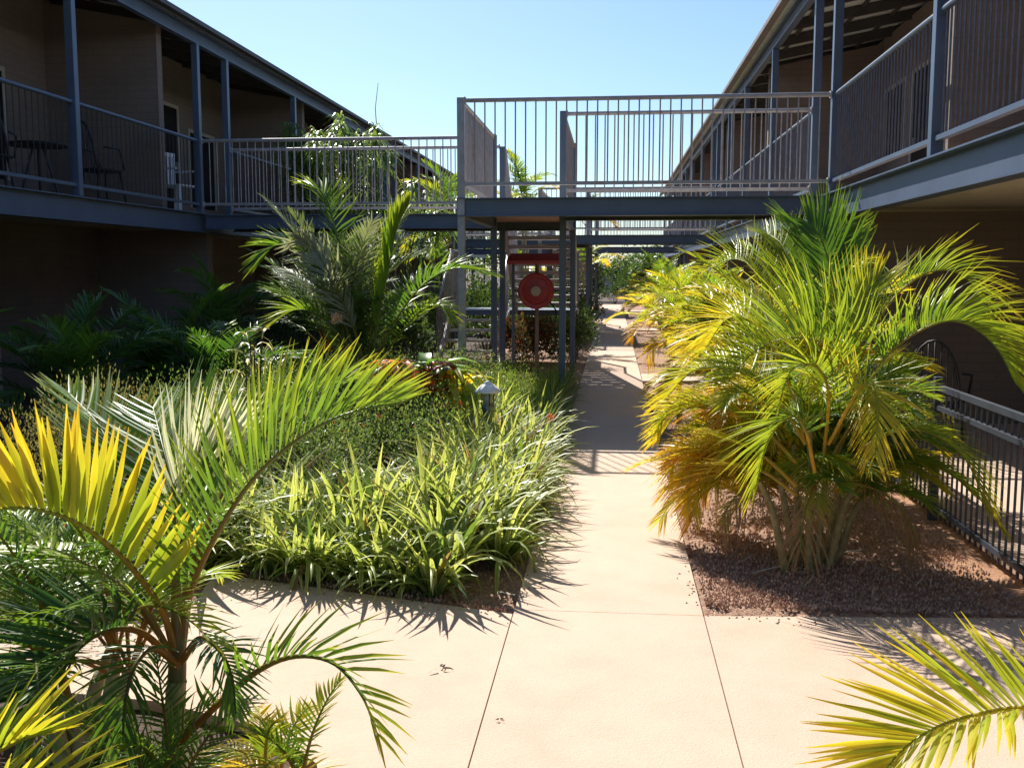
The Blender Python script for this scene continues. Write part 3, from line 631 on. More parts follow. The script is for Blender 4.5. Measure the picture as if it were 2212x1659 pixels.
# --- big golden cane palm on the right
gp = empty('palm', (1.06, 5.42, 0), 'large golden cane palm clump with yellow lower fronds in front of the fence', 'palm')
rn = random.Random(77)
for (bx, tx, ty, zz) in ((1700, 1640, 1040, 5.3), (1718, 1680, 1010, 5.4), (1732, 1715, 960, 5.5), (1748, 1750, 930, 5.35), (1760, 1790, 980, 5.4), (1775, 1830, 1000, 5.5), (1790, 1850, 1040, 5.4), (1740, 1760, 900, 5.6), (1805, 1880, 1060, 5.5)):
    b = at(bx, 1212, zz); b.z = 0
    stem(gp, [b, at((bx + tx) / 2, 1110, zz), at(tx, ty, zz)], (.024, .013), 'cane', rings=1)
GF = [
    ([(1800, 1000, 5.35), (1887, 812, 5.25), (1951, 738, 5.20), (2027, 698, 5.10), (2087, 700, 5.05), (2150, 748, 5.00), (2195, 830, 4.95)], dict(L=.42, v=55, n=56, tone=(.34, .46), droop=.45, tip=.2, ang=(74, 40), label='long frond arching right over the fence')),
    ([(1810, 950, 5.60), (1865, 760, 5.60), (1935, 640, 5.60), (2020, 585, 5.60), (2095, 610, 5.55), (2140, 720, 5.50)], dict(L=.36, v=50, n=34, tone=(.3, .5), droop=.5, tip=.25, ang=(66, 40), wd=.008)),
    ([(1770, 950, 5.70), (1800, 780, 5.75), (1800, 620, 5.80), (1775, 520, 5.85), (1745, 480, 5.90)], dict(L=.40, v=8, n=40, tone=(.2, .27), droop=.15, ang=(50, 30), hint=(0, -1, .3), t0=.3, wd=.013)),
    ([(1765, 950, 5.70), (1770, 800, 5.80), (1780, 650, 5.90), (1790, 560, 6.00), (1830, 480, 6.10)], dict(L=.40, v=8, n=40, tone=(.2, .3), droop=.12, ang=(50, 30), hint=(0, -1, .3), t0=.3, wd=.012)),
    ([(1800, 960, 5.40), (1850, 830, 5.30), (1790, 750, 5.20), (1710, 730, 5.22), (1630, 760, 5.44), (1570, 830, 5.59)], dict(L=.46, v=66, n=46, tone=(.36, .46), droop=.0, ang=(80, 55))),
    ([(1740, 960, 5.30), (1690, 790, 5.40), (1630, 700, 5.54), (1570, 690, 5.69), (1520, 760, 5.79)], dict(L=.32, v=40, n=40, tone=(.5, .62), droop=.2, ang=(70, 40))),
    ([(1740, 960, 5.20), (1670, 850, 5.38), (1590, 800, 5.60), (1500, 800, 5.87), (1430, 870, 6.05)], dict(L=.32, v=35, n=40, tone=(.42, .56), droop=.2, ang=(66, 30))),
    ([(1720, 1000, 5.18), (1640, 920, 5.40), (1550, 880, 5.67), (1470, 890, 5.94), (1420, 950, 6.09)], dict(L=.3, v=35, n=40, tone=(.46, .62), droop=.2, ang=(66, 30))),
    ([(1720, 1050, 5.08), (1640, 980, 5.30), (1560, 950, 5.58), (1500, 990, 5.77), (1460, 1070, 5.88)], dict(L=.3, v=30, n=40, tone=(.5, .70), droop=.3, ang=(66, 30))),
    ([(1720, 1070, 5.08), (1650, 1020, 5.26), (1580, 1010, 5.50), (1520, 1060, 5.69), (1490, 1130, 5.76)], dict(L=.26, v=25, n=36, tone=(.55, .78), droop=.35, ang=(66, 30), label='orange yellow ageing frond low on the path side')),
    ([(1790, 960, 5.10), (1850, 850, 4.95), (1880, 830, 4.85), (1895, 880, 4.75), (1890, 985, 4.70)], dict(L=.27, v=8, n=34, tone=(.5, .6), droop=.15, ang=(62, 30), hint=(0, -1, .5), wd=.009)),
    ([(1800, 1040, 5.20), (1890, 950, 5.10), (1990, 930, 5.05), (2080, 985, 5.00), (2130, 1090, 4.95)], dict(L=.28, v=20, n=38, tone=(.3, .5), droop=.3, ang=(66, 30), wd=.008)),
    ([(1800, 1060, 5.30), (1900, 1000, 5.30), (2010, 1000, 5.25), (2100, 1060, 5.20), (2170, 1150, 5.15)], dict(L=.24, v=15, n=38, tone=(.25, .48), droop=.35, ang=(66, 30), wd=.007)),
    ([(1745, 940, 5.90), (1700, 760, 6.26), (1650, 610, 6.56), (1590, 560, 6.90), (1520, 590, 7.29)], dict(L=.40, v=50, n=40, tone=(.38, .48), droop=.1, ang=(66, 40))),
    ([(1750, 920, 6.00), (1730, 740, 6.14), (1710, 600, 6.32), (1690, 530, 6.50), (1650, 500, 6.76)], dict(L=.36, v=30, n=36, tone=(.36, .46), droop=.1, ang=(60, 30), hint=(0, -1, .5))),
    ([(1780, 980, 5.20), (1790, 850, 5.00), (1760, 790, 4.90), (1710, 800, 4.92), (1680, 880, 4.99)], dict(L=.26, v=30, n=34, tone=(.42, .5), droop=.1, ang=(66, 40))),
    ([(1760, 1020, 5.00), (1740, 930, 4.85), (1710, 900, 4.87), (1660, 950, 4.97), (1630, 1060, 5.04)], dict(L=.28, v=20, n=36, tone=(.36, .5), droop=.25, ang=(66, 30))),
    ([(1790, 1000, 5.30), (1850, 900, 5.30), (1920, 820, 5.25), (1985, 800, 5.20)], dict(L=.2, v=40, n=30, tone=(.3, .4), droop=.1, wd=.012, ang=(60, 35))),
    ([(1770, 930, 5.50), (1830, 740, 5.50), (1870, 640, 5.50), (1900, 600, 5.50)], dict(L=.3, v=30, n=30, tone=(.42, .52), droop=.15, ang=(55, 30), hint=(-.5, -1, .5))),
]
for i, (P, k) in enumerate(GF):
    k['wd'] = k.get('wd', .0105) * .5; k['n'] = int(k['n'] * 1.5); k['vj'] = 5; k['bend'] = .3; k['droop'] = k.get('droop', .2) * .7
    add_frond(gp, pts=[at(*q) for q in P], seed=140 + i, rcol=(.55, .38, .06), rach=.010, **k)
for i, (px, py, zc, az_) in enumerate([(1700, 1030, 5.4, 200), (1820, 1040, 5.3, -30), (1760, 1050, 5.2, 250)]):
    a = R_(az_); add_frond(gp, pts=arc_pts(at(px, py, zc), a, R_(0), .5, 1.5), L=.2, v=-20, n=26, over=(.34, .22, .10), droop=.7, seed=470 + i, wd=.004, miss=.3, label='dead brown frond hanging among the canes')
rn = random.Random(29)
for i in range(22):
    a = R_(rn.uniform(135, 250)); b = at(rn.uniform(1560, 1720), rn.uniform(880, 1080), 5.75 + rn.uniform(-.1, .3)); dh = Vector((math.cos(a), math.sin(a), 0)); ty = rn.uniform(.46, .72)
    add_frond(gp, t0=.08, pts=arc_pts(b, a, R_(rn.uniform(15, 60)), rn.uniform(.4, .65), rn.uniform(1.2, 2.2)), L=rn.uniform(.18, .26), v=rn.uniform(15, 45), n=46, tone=(ty, ty + .08), tip=.12, droop=.3, seed=440 + i, hint=Vector((0, 0, 1)) - dh * .5, wd=.0046, rach=.006, rcol=(.5, .36, .06))
rn = random.Random(9)
for i in range(26):
    u = rn.random(); lf_ = i % 2 == 0
    a = R_(rn.uniform(120, 215) if lf_ else rn.uniform(-50, 50)); b = at(rn.uniform(1640, 1760) if lf_ else rn.uniform(1780, 1870), rn.uniform(960, 1090), 5.75 if lf_ else 5.5)
    dh = Vector((math.cos(a), math.sin(a), 0)); ty = rn.uniform(.46, .72) if lf_ else rn.uniform(.2, .5)
    add_frond(gp, t0=.1, pts=arc_pts(b, a, R_(rn.uniform(10, 50)), rn.uniform(.6, .9) * (1 if lf_ else .7), rn.uniform(1.0, 1.7)), L=rn.uniform(.18, .26), v=rn.uniform(5, 35), n=44, tone=(ty, ty + .1), tip=.16, droop=.25, seed=480 + i, hint=Vector((0, 0, 1)) - dh * .5, wd=.0044, rach=.007, rcol=(.5, .36, .06))
for i in range(64):
    q = rn.random(); a = R_(rn.uniform(0, 360)); b = at(rn.uniform(1670, 1870), rn.uniform(900, 1080), 5.45 + rn.uniform(-.1, .3))
    Li = rn.uniform(.42, .78) * (1 if math.cos(a) < .1 else .85); e = R_(rn.uniform(25, 85)); dh = Vector((math.cos(a), math.sin(a), 0))
    left = math.cos(a) < .1; b += Vector((0, .25, 0)) if left else Vector((0, 0, 0)); ty = rn.uniform(.34, .56) if left and i % 3 else rn.uniform(.18, .40)
    add_frond(gp, t0=.12, pts=arc_pts(b, a, e, Li, rn.uniform(1.0, 2.0)), L=rn.uniform(.18, .27), v=rn.uniform(10, 45), n=44, tone=(ty, ty + .1), tip=.16, droop=.2, seed=400 + i, hint=Vector((0, 0, 1)) - dh * .5, wd=.0044, rach=.007, rcol=(.5, .36, .06))

# --- palms along the right bed, beyond it
for i, (x, y, H, L_, n, tn, lb) in enumerate([
    (1.25, 7.6, .8, 1.15, 28, (.36, .5), 'green and yellow cane palm just beyond the big golden clump'),
    (1.35, 9.2, .7, .95, 20, (.38, .5), 'yellowish cane palm between the big golden clump and the walkway posts'),
    (1.15, 11.0, .7, 1.1, 28, (.38, .52), 'yellow tipped cane palm in line with the nearest walkway'),
    (1.25, 12.9, .7, 1.1, 24, (.34, .5), 'cane palm third in the row behind the golden clump'),
    (1.25, 15.9, .75, 1.1, 20, (.36, .5), 'green gold cane palm at the corner of the first side path'),
    (1.2, 17.8, .8, 1.15, 24, (.42, .55), 'bright yellow cane palm beyond the side path'),
    (1.3, 20.2, .8, 1.2, 22, (.34, .46), 'green cane palm under the second walkway'),
    (1.2, 22.4, .85, 1.15, 18, (.36, .48), 'cane palm between the second walkway posts and the path'),
    (1.25, 24.9, .9, 1.2, 20, (.3, .42), 'green cane palm beyond the second walkway'),
    (1.35, 29.5, 1.0, 1.3, 18, (.28, .4), 'distant cane palm beside the far path'),
    (1.3, 35.0, 1.0, 1.3, 18, (.26, .4), 'most distant cane palm near the end of the path')]):
    palm((x + .06, y, 0), lb, int(n * 1.8), H, L_ * .98, .30, (tn[0] - .07, tn[1] - .05), .34, 8, 300 + i, 'cane palms along the right bed', rows=4 if i < 2 else 2, nl=34 if i < 2 else 26, wd=.008 if i < 2 else .011, lowyellow=.2)

# --- centre left palms in front of the walkway
cp = palm((-2.45, 9.7, 0), 'tall feathery palm with silvery fronds in front of the left walkway', 30, .8, 1.45, .42, (.12, .26), .22, 4, 51, el=(66, 89), curl=(.35, 1.1), wd=.0075, nl=52, lowyellow=.1, droop=.35, mat='fan', over=((.075, .13, .045), (.15, .21, .10), (.25, .30, .19), (.11, .19, .05)))
for i, (P, k) in enumerate([
    ([(800, 800, 9.5), (815, 700, 9.4), (835, 600, 9.3), (855, 500, 9.2), (880, 445, 9.1)], dict(L=.44, v=60, n=36, tone=(.33, .37), droop=0, bend=0, ang=(24, 14), wd=.014, hint=(-1, -.4, .3), label='bright green half opened spear frond')),
    ([(790, 800, 9.4), (760, 700, 9.3), (715, 600, 9.2), (680, 540, 9.2), (650, 520, 9.1)], dict(L=.5, v=10, n=40, over=(.30, .34, .27), droop=.5, ang=(30, 16), wd=.010, hint=(0, -1, .3))),
    ([(800, 800, 9.3), (850, 700, 9.1), (910, 620, 8.9), (980, 580, 8.8), (1050, 590, 8.7)], dict(L=.42, v=30, n=40, tone=(.2, .34), droop=.35, ang=(66, 30), wd=.011)),
    ([(800, 800, 9.3), (850, 740, 9.1), (900, 680, 8.9), (945, 660, 8.8), (975, 690, 8.7)], dict(L=.28, v=30, n=36, tone=(.3, .45), droop=.4, ang=(66, 30), wd=.01)),
    ([(780, 800, 9.5), (720, 640, 9.5), (660, 560, 9.5), (600, 530, 9.5), (560, 570, 9.4)], dict(L=.42, v=35, n=40, tone=(.2, .34), droop=.3, ang=(66, 30), wd=.011)),
    ([(780, 800, 9.5), (750, 600, 9.6), (720, 480, 9.7), (700, 420, 9.8), (660, 400, 9.9)], dict(L=.44, v=35, n=40, tone=(.28, .38), droop=.3, ang=(60, 30), wd=.011)),
    ([(790, 790, 9.5), (700, 690, 9.4), (640, 670, 9.3), (590, 700, 9.2)], dict(L=.36, v=35, n=30, tone=(.2, .5), droop=.2, ang=(66, 30), wd=.01))]):
    add_frond(cp, pts=[at(*q) for q in P], seed=520 + i, rcol=(.25, .22, .08), rach=.014, **k)
palm((-3.3, 11.6, 0), 'dense green palm beside the silvery one in front of the shaded block', 22, .9, 1.4, .34, (.10, .26), .25, 4, 52, wd=.008, nl=40, el=(45, 85), mat='fan', over=((.06, .12, .035), (.10, .17, .05), (.15, .22, .08)))
bp_ = empty('bamboo_palm', (-4.0, 17.0, 0), 'tall bushy bamboo like palm rising above the left walkway rail', 'palm')
rn = random.Random(53); bc = at(790, 395, 17.0)
for i in range(48):
    a = rn.uniform(0, 6.28); q = rn.random() ** .5; tp = bc + Vector((1.4 * q * math.cos(a), 1.0 * q * math.sin(a), rn.uniform(-1.0, .9)))
    if tp.z > bc.z: tp.x = bc.x + (tp.x - bc.x) * .8 - .15
    stem(bp_, [Vector((bc.x + (tp.x - bc.x) * .3, bc.y + (tp.y - bc.y) * .3, 0)), Vector((bc.x + (tp.x - bc.x) * .7, bc.y + (tp.y - bc.y) * .7, tp.z * .6)), tp], (.014, .008), 'stem')
    m = MB()
    for t_ in range(4):
        c0 = tp + Vector((rn.uniform(-.25, .25), rn.uniform(-.25, .25), rn.uniform(-.3, .25)))
        for k in range(20):
            a2 = rn.uniform(0, 6.28); e = rn.uniform(-.5, 1.3); d = Vector((math.cos(a2) * math.cos(e), math.sin(a2) * math.cos(e), math.sin(e))); l = rn.uniform(.22, .42); sd_ = Vector((-math.sin(a2), math.cos(a2), 0)); vs = []
            for s_, ww in ((0, .3), (.35, 1), (.7, .8), (1, .05)):
                p = c0 + d * l * s_ - Vector((0, 0, .75 * l * s_ * s_)); vs += [p - sd_ * .015 * ww, p + sd_ * .015 * ww]
            m.add(vs, [(2 * j, 2 * j + 1, 2 * j + 3, 2 * j + 2) for j in range(3)], lerp((.05, .12, .03), (.20, .30, .08), rn.random()))
    m.obj('leaf_tuft', 'leaf', bp_, smooth=True)
palm((-3.2, 19.5, 0), 'slender palm behind the left walkway near the corner post', 20, 2.6, 1.3, .34, (.2, .34), .3, 4, 54, wd=.012, rows=2, nl=30)
palm((-1.9, 21.5, 0), 'tall slim palm seen over the deck between the walkway gates', 12, 3.0, 1.3, .36, (.24, .4), .15, 2, 55, wd=.013, rows=2, nl=30, el=(50, 88))
palm((-.9, 28.5, 0), 'distant palm top showing beside the second gate post', 12, 3.2, 1.2, .36, (.3, .5), .2, 2, 56, wd=.015, rows=2, nl=26)
palm((-2.6, 30.5, 0), 'distant green palm behind the walkway corner', 14, 2.8, 1.3, .36, (.24, .4), .2, 3, 57, wd=.015, rows=2, nl=26)
# --- palms in the shade of the left block
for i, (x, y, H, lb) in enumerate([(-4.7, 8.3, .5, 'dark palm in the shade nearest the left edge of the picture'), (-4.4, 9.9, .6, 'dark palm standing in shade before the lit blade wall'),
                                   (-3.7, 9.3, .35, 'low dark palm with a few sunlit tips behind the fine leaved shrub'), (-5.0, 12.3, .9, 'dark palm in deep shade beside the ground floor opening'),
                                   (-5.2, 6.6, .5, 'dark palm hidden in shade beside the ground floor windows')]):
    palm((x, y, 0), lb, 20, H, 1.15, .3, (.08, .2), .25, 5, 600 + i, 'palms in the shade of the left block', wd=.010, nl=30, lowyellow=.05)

# ---------------------------------------------------------------- shrubs
def shrub_mesh(seed, R0=.45, Hh=.6, n=1700, size=.022, cols=(G1, G2), narrow=.45, flower=None, up=.5):
    rn = random.Random(seed); m = MB(); lobes = []
    for k in range(11):
        a = rn.uniform(0, 6.28); r = R0 * rn.random() ** .5 * .75
        lobes.append((r * math.cos(a), r * math.sin(a), Hh * rn.uniform(.35, .8), rn.uniform(.14, .26) * R0 / .45))
    for lx, ly, lz, lr in lobes:
        m.tube([(lx * .15, ly * .15, 0), (lx * .7, ly * .7, lz * .6), (lx, ly, lz + lr * .6)], [.008, .005, .002], 4, (.09, .06, .03))
    for i in range(n):
        lx, ly, lz, lr = rn.choice(lobes)
        d = Vector((rn.gauss(0, 1), rn.gauss(0, 1), rn.gauss(0, 1))).normalized(); rr = lr * rn.random() ** .4
        p = Vector((lx, ly, lz)) + d * rr; p.z = max(.02, p.z * (1 + rn.uniform(-.1, .18)))
        D = (d + Vector((rn.uniform(-.6, .6), rn.uniform(-.6, .6), up + rn.uniform(-.4, .6)))).normalized()
        W_ = D.cross(Vector((rn.uniform(-1, 1), rn.uniform(-1, 1), rn.uniform(-1, 1)))).normalized()
        l = size * rn.uniform(.7, 1.5); w_ = l * narrow; c_ = lerp(cols[0], cols[1], rn.random())
        if flower and rn.random() < flower[1] and rr > lr * .7: c_ = flower[0]
        m.add([p, p + D * l * .5 + W_ * w_ * .5, p + D * l, p + D * l * .5 - W_ * w_ * .5], [(0, 1, 2, 3)], c_)
    return m.mesh('shrub', 'small')
def inst(name, me, loc, rz, s, label, cat, group=None):
    o = bpy.data.objects.new(name, me); COL.objects.link(o); o.location = loc; o.rotation_euler.z = rz
    o.scale = (s, s, s) if not isinstance(s, tuple) else s
    return tag(o, label, cat, group)
fine = [shrub_mesh(700 + k, .42, .70, 2300, .024, ((.07, .14, .04), (.22, .31, .10)), .4, ((.35, .13, .06), .02)) for k in range(3)]
rn = random.Random(31); k = 0
for y in [6.3 + .42 * i for i in range(12)]:
    for x in [-3.5 + .5 * j for j in range(6)]:
        if x > -1.35 - (.0 if y > 7 else .2): continue
        if y < 7 and x < -2.9: continue
        k += 1
        inst('shrub', fine[k % 3], (x + rn.uniform(-.15, .15), y + rn.uniform(-.12, .12), 0), rn.uniform(0, 6.28), rn.uniform(.85, 1.1), 'fine leaved green shrub of the mass behind the strap leaves', 'shrub', 'fine leaved shrubs filling the left bed')
fe_ = [shrub_mesh(720 + k, .4, .45, 1700, .03, ((.12, .22, .05), (.34, .46, .11)), .25, None, 1.2) for k in range(2)]
for y in [8.6 + .45 * i for i in range(10)]:
    for x in (-1.25, -.85):
        k += 1; inst('shrub', fe_[k % 2], (x + rn.uniform(-.08, .08), y + rn.uniform(-.1, .1), 0), rn.uniform(0, 6.28), rn.uniform(.8, 1.05) * (1 if x < -1 else .8), 'low green bush along the path edge toward the stairs', 'shrub', 'low bushes between the lamp and the walkway')
bush = shrub_mesh(740, .5, .85, 6500, .02, ((.10, .13, .05), (.30, .27, .12)), .35, None, 1.4)
inst('shrub', bush, (at(190, 900, 6.4).x, at(190, 900, 6.4).y, 0), .5, 1.05, 'rounded fine leaved bush with tan tips behind the yellow frond', 'shrub')
inst('shrub', bush, (at(300, 900, 6.6).x, at(300, 900, 6.6).y, 0), 2.5, .95, 'narrow olive bush beside the silvery frond tips', 'shrub')
inst('shrub', bush, (at(-40, 960, 5.4).x, at(-40, 960, 5.4).y, 0), 3.5, .9, 'pale olive bush cut by the left edge of the picture', 'shrub')
for j, (px, zc, s_, lb) in enumerate([(60, 4.9, .8, 'low green shrub under the yellow fan frond'), (250, 4.8, .75, 'low green shrub behind the pale palm trunk'), (400, 5.3, .8, 'low green shrub at the corner of the concrete')]):
    q = at(px, 1150, zc); inst('shrub', fine[j], (q.x, q.y, 0), j, s_, lb, 'shrub')
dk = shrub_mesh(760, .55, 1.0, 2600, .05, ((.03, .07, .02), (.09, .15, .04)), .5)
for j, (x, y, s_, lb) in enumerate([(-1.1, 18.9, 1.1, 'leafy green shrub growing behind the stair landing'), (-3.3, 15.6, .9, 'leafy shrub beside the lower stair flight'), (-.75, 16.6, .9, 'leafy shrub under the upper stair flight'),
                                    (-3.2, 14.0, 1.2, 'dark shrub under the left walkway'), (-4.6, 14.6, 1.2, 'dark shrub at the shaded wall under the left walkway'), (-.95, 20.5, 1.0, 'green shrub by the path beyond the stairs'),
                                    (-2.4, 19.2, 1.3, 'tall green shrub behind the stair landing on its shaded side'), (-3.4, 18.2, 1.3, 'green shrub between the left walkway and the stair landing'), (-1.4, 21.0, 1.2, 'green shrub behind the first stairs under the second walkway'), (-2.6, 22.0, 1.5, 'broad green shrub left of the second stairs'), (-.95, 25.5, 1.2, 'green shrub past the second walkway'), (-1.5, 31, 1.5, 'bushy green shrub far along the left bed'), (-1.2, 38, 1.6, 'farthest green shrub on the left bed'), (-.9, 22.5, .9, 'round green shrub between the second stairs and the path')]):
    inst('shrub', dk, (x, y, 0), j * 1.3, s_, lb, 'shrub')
m = MB(); rn = random.Random(5)
rl = shrub_mesh(770, .35, .9, 1500, .06, ((.04, .07, .02), (.12, .05, .03)), .45, ((.20, .04, .025), .18))
inst('shrub', rl, (-1.2, 15.6, 0), 0, 1.0, 'dark red leaved shrub below the fire hose reel', 'shrub')
inst('shrub', rl, (-1.55, 16.3, 0), 2, .9, 'dark red and green shrub between the two stair flights', 'shrub')

# crotons and broad leaved plants
def rosette(loc, label, name, cols, n=26, L=.2, W=.035, H=.35, seed=1, mat='leaf', el=(10, 80)):
    rn = random.Random(seed); root = empty(name, loc, label, 'plant'); loc = Vector(loc); m = MB()
    for k in range(4):
        m.tube([loc, loc + Vector((rn.uniform(-.1, .1), rn.uniform(-.1, .1), H))], [.01, .006], 5, (.12, .08, .04))
    m.obj('stem', 'bark', root); m = MB()
    for i in range(n):
        a = rn.uniform(0, 6.28); e = R_(rn.uniform(*el)); b = loc + Vector((rn.uniform(-.09, .09), rn.uniform(-.09, .09), H * rn.uniform(.55, 1.05)))
        l = L * rn.uniform(.7, 1.2); w_ = W * rn.uniform(.8, 1.2); c_ = rn.choice(cols); side_ = Vector((-math.sin(a), math.cos(a), 0)); vs = []; p = b.copy()
        for s_, ww in ((0, .2), (.3, .9), (.6, 1), (.85, .6), (1, .03)):
            ee = e - 1.0 * s_; q = b + Vector((math.cos(a) * math.cos(ee), math.sin(a) * math.cos(ee), math.sin(ee))) * l * s_
            vs += [q - side_ * w_ * ww, q - Vector((0, 0, .25 * w_ * ww)), q + side_ * w_ * ww]
        m.add(vs, [(3 * j + k, 3 * j + k + 1, 3 * j + k + 4, 3 * j + k + 3) for j in range(4) for k in (0, 1)], c_)
    m.obj('leaves', mat, root, smooth=True); return root
RD = [(.42, .03, .015), (.55, .10, .03), (.30, .02, .02), (.16, .22, .04)]
q = at(850, 850, 8.2); rosette((q.x, q.y, 0), 'orange red croton left of the lamp behind the green frond tip', 'croton', [(.70, .14, .06), (.72, .28, .12), (.2, .3, .06)], 54, .22, .034, .84, 1)
q = at(935, 850, 8.5); rosette((q.x, q.y, 0), 'dark red croton in the left bed between two bright ones', 'croton', RD, 50, .22, .034, .78, 2)
q = at(985, 870, 8.4); rosette((q.x, q.y, 0), 'yellow croton beside the pale walkway post', 'croton', [(.7, .6, .05), (.5, .5, .05), (.25, .35, .05)], 50, .26, .036, .76, 3)
q = at(930, 760, 9.3); rosette((q.x, q.y, 0), 'broad leaved glossy green plant under the feathery palm', 'plant', [(.12, .26, .04), (.2, .36, .07)], 34, .34, .07, .75, 4)
q = at(960, 800, 9.0); rosette((q.x, q.y, 0), 'broad leaved light green plant beside the lower stair treads', 'plant', [(.16, .32, .05), (.26, .42, .1)], 24, .3, .065, .6, 5)
q = at(545, 730, 8.2); rosette((q.x, q.y, 0), 'spiky pale star shaped plant top in front of the dark opening', 'plant', [(.4, .42, .2), (.5, .5, .3)], 26, .2, .01, 1.05, 6, el=(-20, 80))
# dried flower heads
fl = empty('flower_spray', (at(725, 700, 8.9).x, at(725, 700, 8.9).y, 0), 'cream pink flower head on a thin stalk in front of the silvery palm', 'flower')
m = MB(); q = at(725, 690, 8.9); m.tube([(q.x, q.y, 0), (q.x + .02, q.y, q.z * .5), tuple(q)], [.008, .006, .004], 5); m.obj('stalk', 'stem', fl)
m = MB(); rn = random.Random(2)
for i in range(70):
    d = Vector((rn.gauss(0, 1), rn.gauss(0, 1), rn.gauss(0, 1))).normalized() * rn.uniform(.02, .06); p = q + d
    m.add([p, p + Vector((rn.uniform(-.02, .02), 0, .02)), p + Vector((.015, rn.uniform(-.02, .02), .01))], [(0, 1, 2)], (.7, .45, .3))
m.obj('petals', 'flower', fl)
ff = [(600, 900), (820, 905), (850, 915), (960, 880), (1190, 905), (700, 880)]
for i, (px, py) in enumerate(ff[:5]):
    q = at(px, py, 7.8); m = MB()
    for j in range(40):
        d = Vector((rn.gauss(0, 1), rn.gauss(0, 1), rn.gauss(0, 1))).normalized() * rn.uniform(.01, .035); p = q + d
        m.add([p, p + Vector((rn.uniform(-.02, .02), 0, .015)), p + Vector((.012, rn.uniform(-.02, .02), .01))], [(0, 1, 2)], (.5, .16, .10))
    m.tube([(q.x, q.y, .1), tuple(q)], .003, 4, (.1, .12, .04))
    tag(m.obj('flower', 'flower'), 'small reddish flower head above the fine leaved shrubs', 'flower', 'reddish flowers in the left bed')

# strap leaved clumps
def strap_mesh(seed, n=60, L=.58, W=.0095, light=.5, dro=1.0):
    rn = random.Random(seed); m = MB()
    for i in range(n):
        a = rn.uniform(0, 6.28); q = rn.random(); e0 = R_(88 - 50 * q * rn.random() - 6); l = L * rn.uniform(.6, 1.15); curl = dro * rn.uniform(.5, 2.3) * (.4 + .8 * q)
        b = Vector((math.cos(a) * .05 * rn.random(), math.sin(a) * .05 * rn.random(), 0)); sd_ = Vector((-math.sin(a), math.cos(a), 0))
        tw = rn.uniform(-.5, .5); p = b.copy(); vs = []; cs = []; N = 6
        t = rn.random(); deadb = rn.random() < .05; base = (.26, .17, .08) if deadb else lerp((.06, .13, .025), (.17, .27, .05), t); edge = lerp((.32, .42, .09), (.62, .66, .28), rn.random()) if rn.random() < light and not deadb else base
        kink = rn.random() < .12; kn = rn.randint(3, 4)
        for j in range(N + 1):
            u = j / N; e = e0 - curl * u ** 1.6 - (1.3 if kink and j >= kn else 0)
            d = Vector((math.cos(a) * math.cos(e), math.sin(a) * math.cos(e), math.sin(e)))
            if j: p = p + d * (l / N)
            if p.z < .012: p.z = .012
            ww = W * (1 - u ** 3) * (.75 + .4 * math.sin(math.pi * u)) + .0006
            nn = sd_.cross(d); s2 = (sd_ * math.cos(tw * u) + nn * math.sin(tw * u))
            vs += [p - s2 * ww, p - nn * ww * .45, p + s2 * ww]; ce = lerp(base, edge, .35 + .65 * u); cs += [ce, lerp(base, edge, .5 * u), ce]
        m.add(vs, [(3 * j + k, 3 * j + k + 1, 3 * j + k + 4, 3 * j + k + 3) for j in range(N) for k in (0, 1)], cs)
    return m.mesh('strap_plant', 'strap', True)
SM = [strap_mesh(800 + k, 54, .58, .0165, .85) for k in range(5)]
SF = [strap_mesh(820 + k, 80, .50, .006, .6, .7) for k in range(3)]
rn = random.Random(61); spots = []
def strip(p0, p1, n, jit=.07):
    for i in range(n):
        t = (i + .5) / n; spots.append((p0[0] + (p1[0] - p0[0]) * t + rn.uniform(-jit, jit), p0[1] + (p1[1] - p0[1]) * t + rn.uniform(-jit, jit)))
strip((-2.05, 5.06), (-.80, 4.70), 10, .035); strip((-2.15, 5.4), (-.72, 5.0), 10); strip((-2.2, 5.7), (-.75, 5.35), 9); strip((-2.2, 6.0), (-.8, 5.7), 7)
for x, k in ((-.62, 0), (-.85, 1), (-1.1, 2)): strip((x, 5.15 + k * .1), (x - .02, 9.2), 21 - k)
strip((-2.1, 4.75), (-2.3, 5.6), 4)
LB = ['strap leaved clump with drooping pale edged blades spilling over the path edge']
for i, (x, y) in enumerate(spots):
    inst('strap_plant', SM[i % 5], (x, y, .012), rn.uniform(0, 6.28), rn.uniform(.82, 1.08) * (.9 if x > -.7 else 1) * (.72 if i < 10 else .88 if i < 18 else 1), 'clump of pale edged strap leaves in the border around the left bed', 'strap leaved plant', 'strap leaved clumps edging the left bed')
spots = []
strip((-.62, 9.3), (-.62, 13.5), 13); strip((-.85, 9.3), (-.85, 11.0), 6); strip((-1.35, 7.2), (-1.2, 9.2), 7)
for i, (x, y) in enumerate(spots):
    inst('grass_tuft', SF[i % 3], (x, y, .012), rn.uniform(0, 6.28), rn.uniform(.75, 1.0), 'fine bladed green tuft along the path near the walkway posts', 'grass tuft', 'fine green tufts along the path')

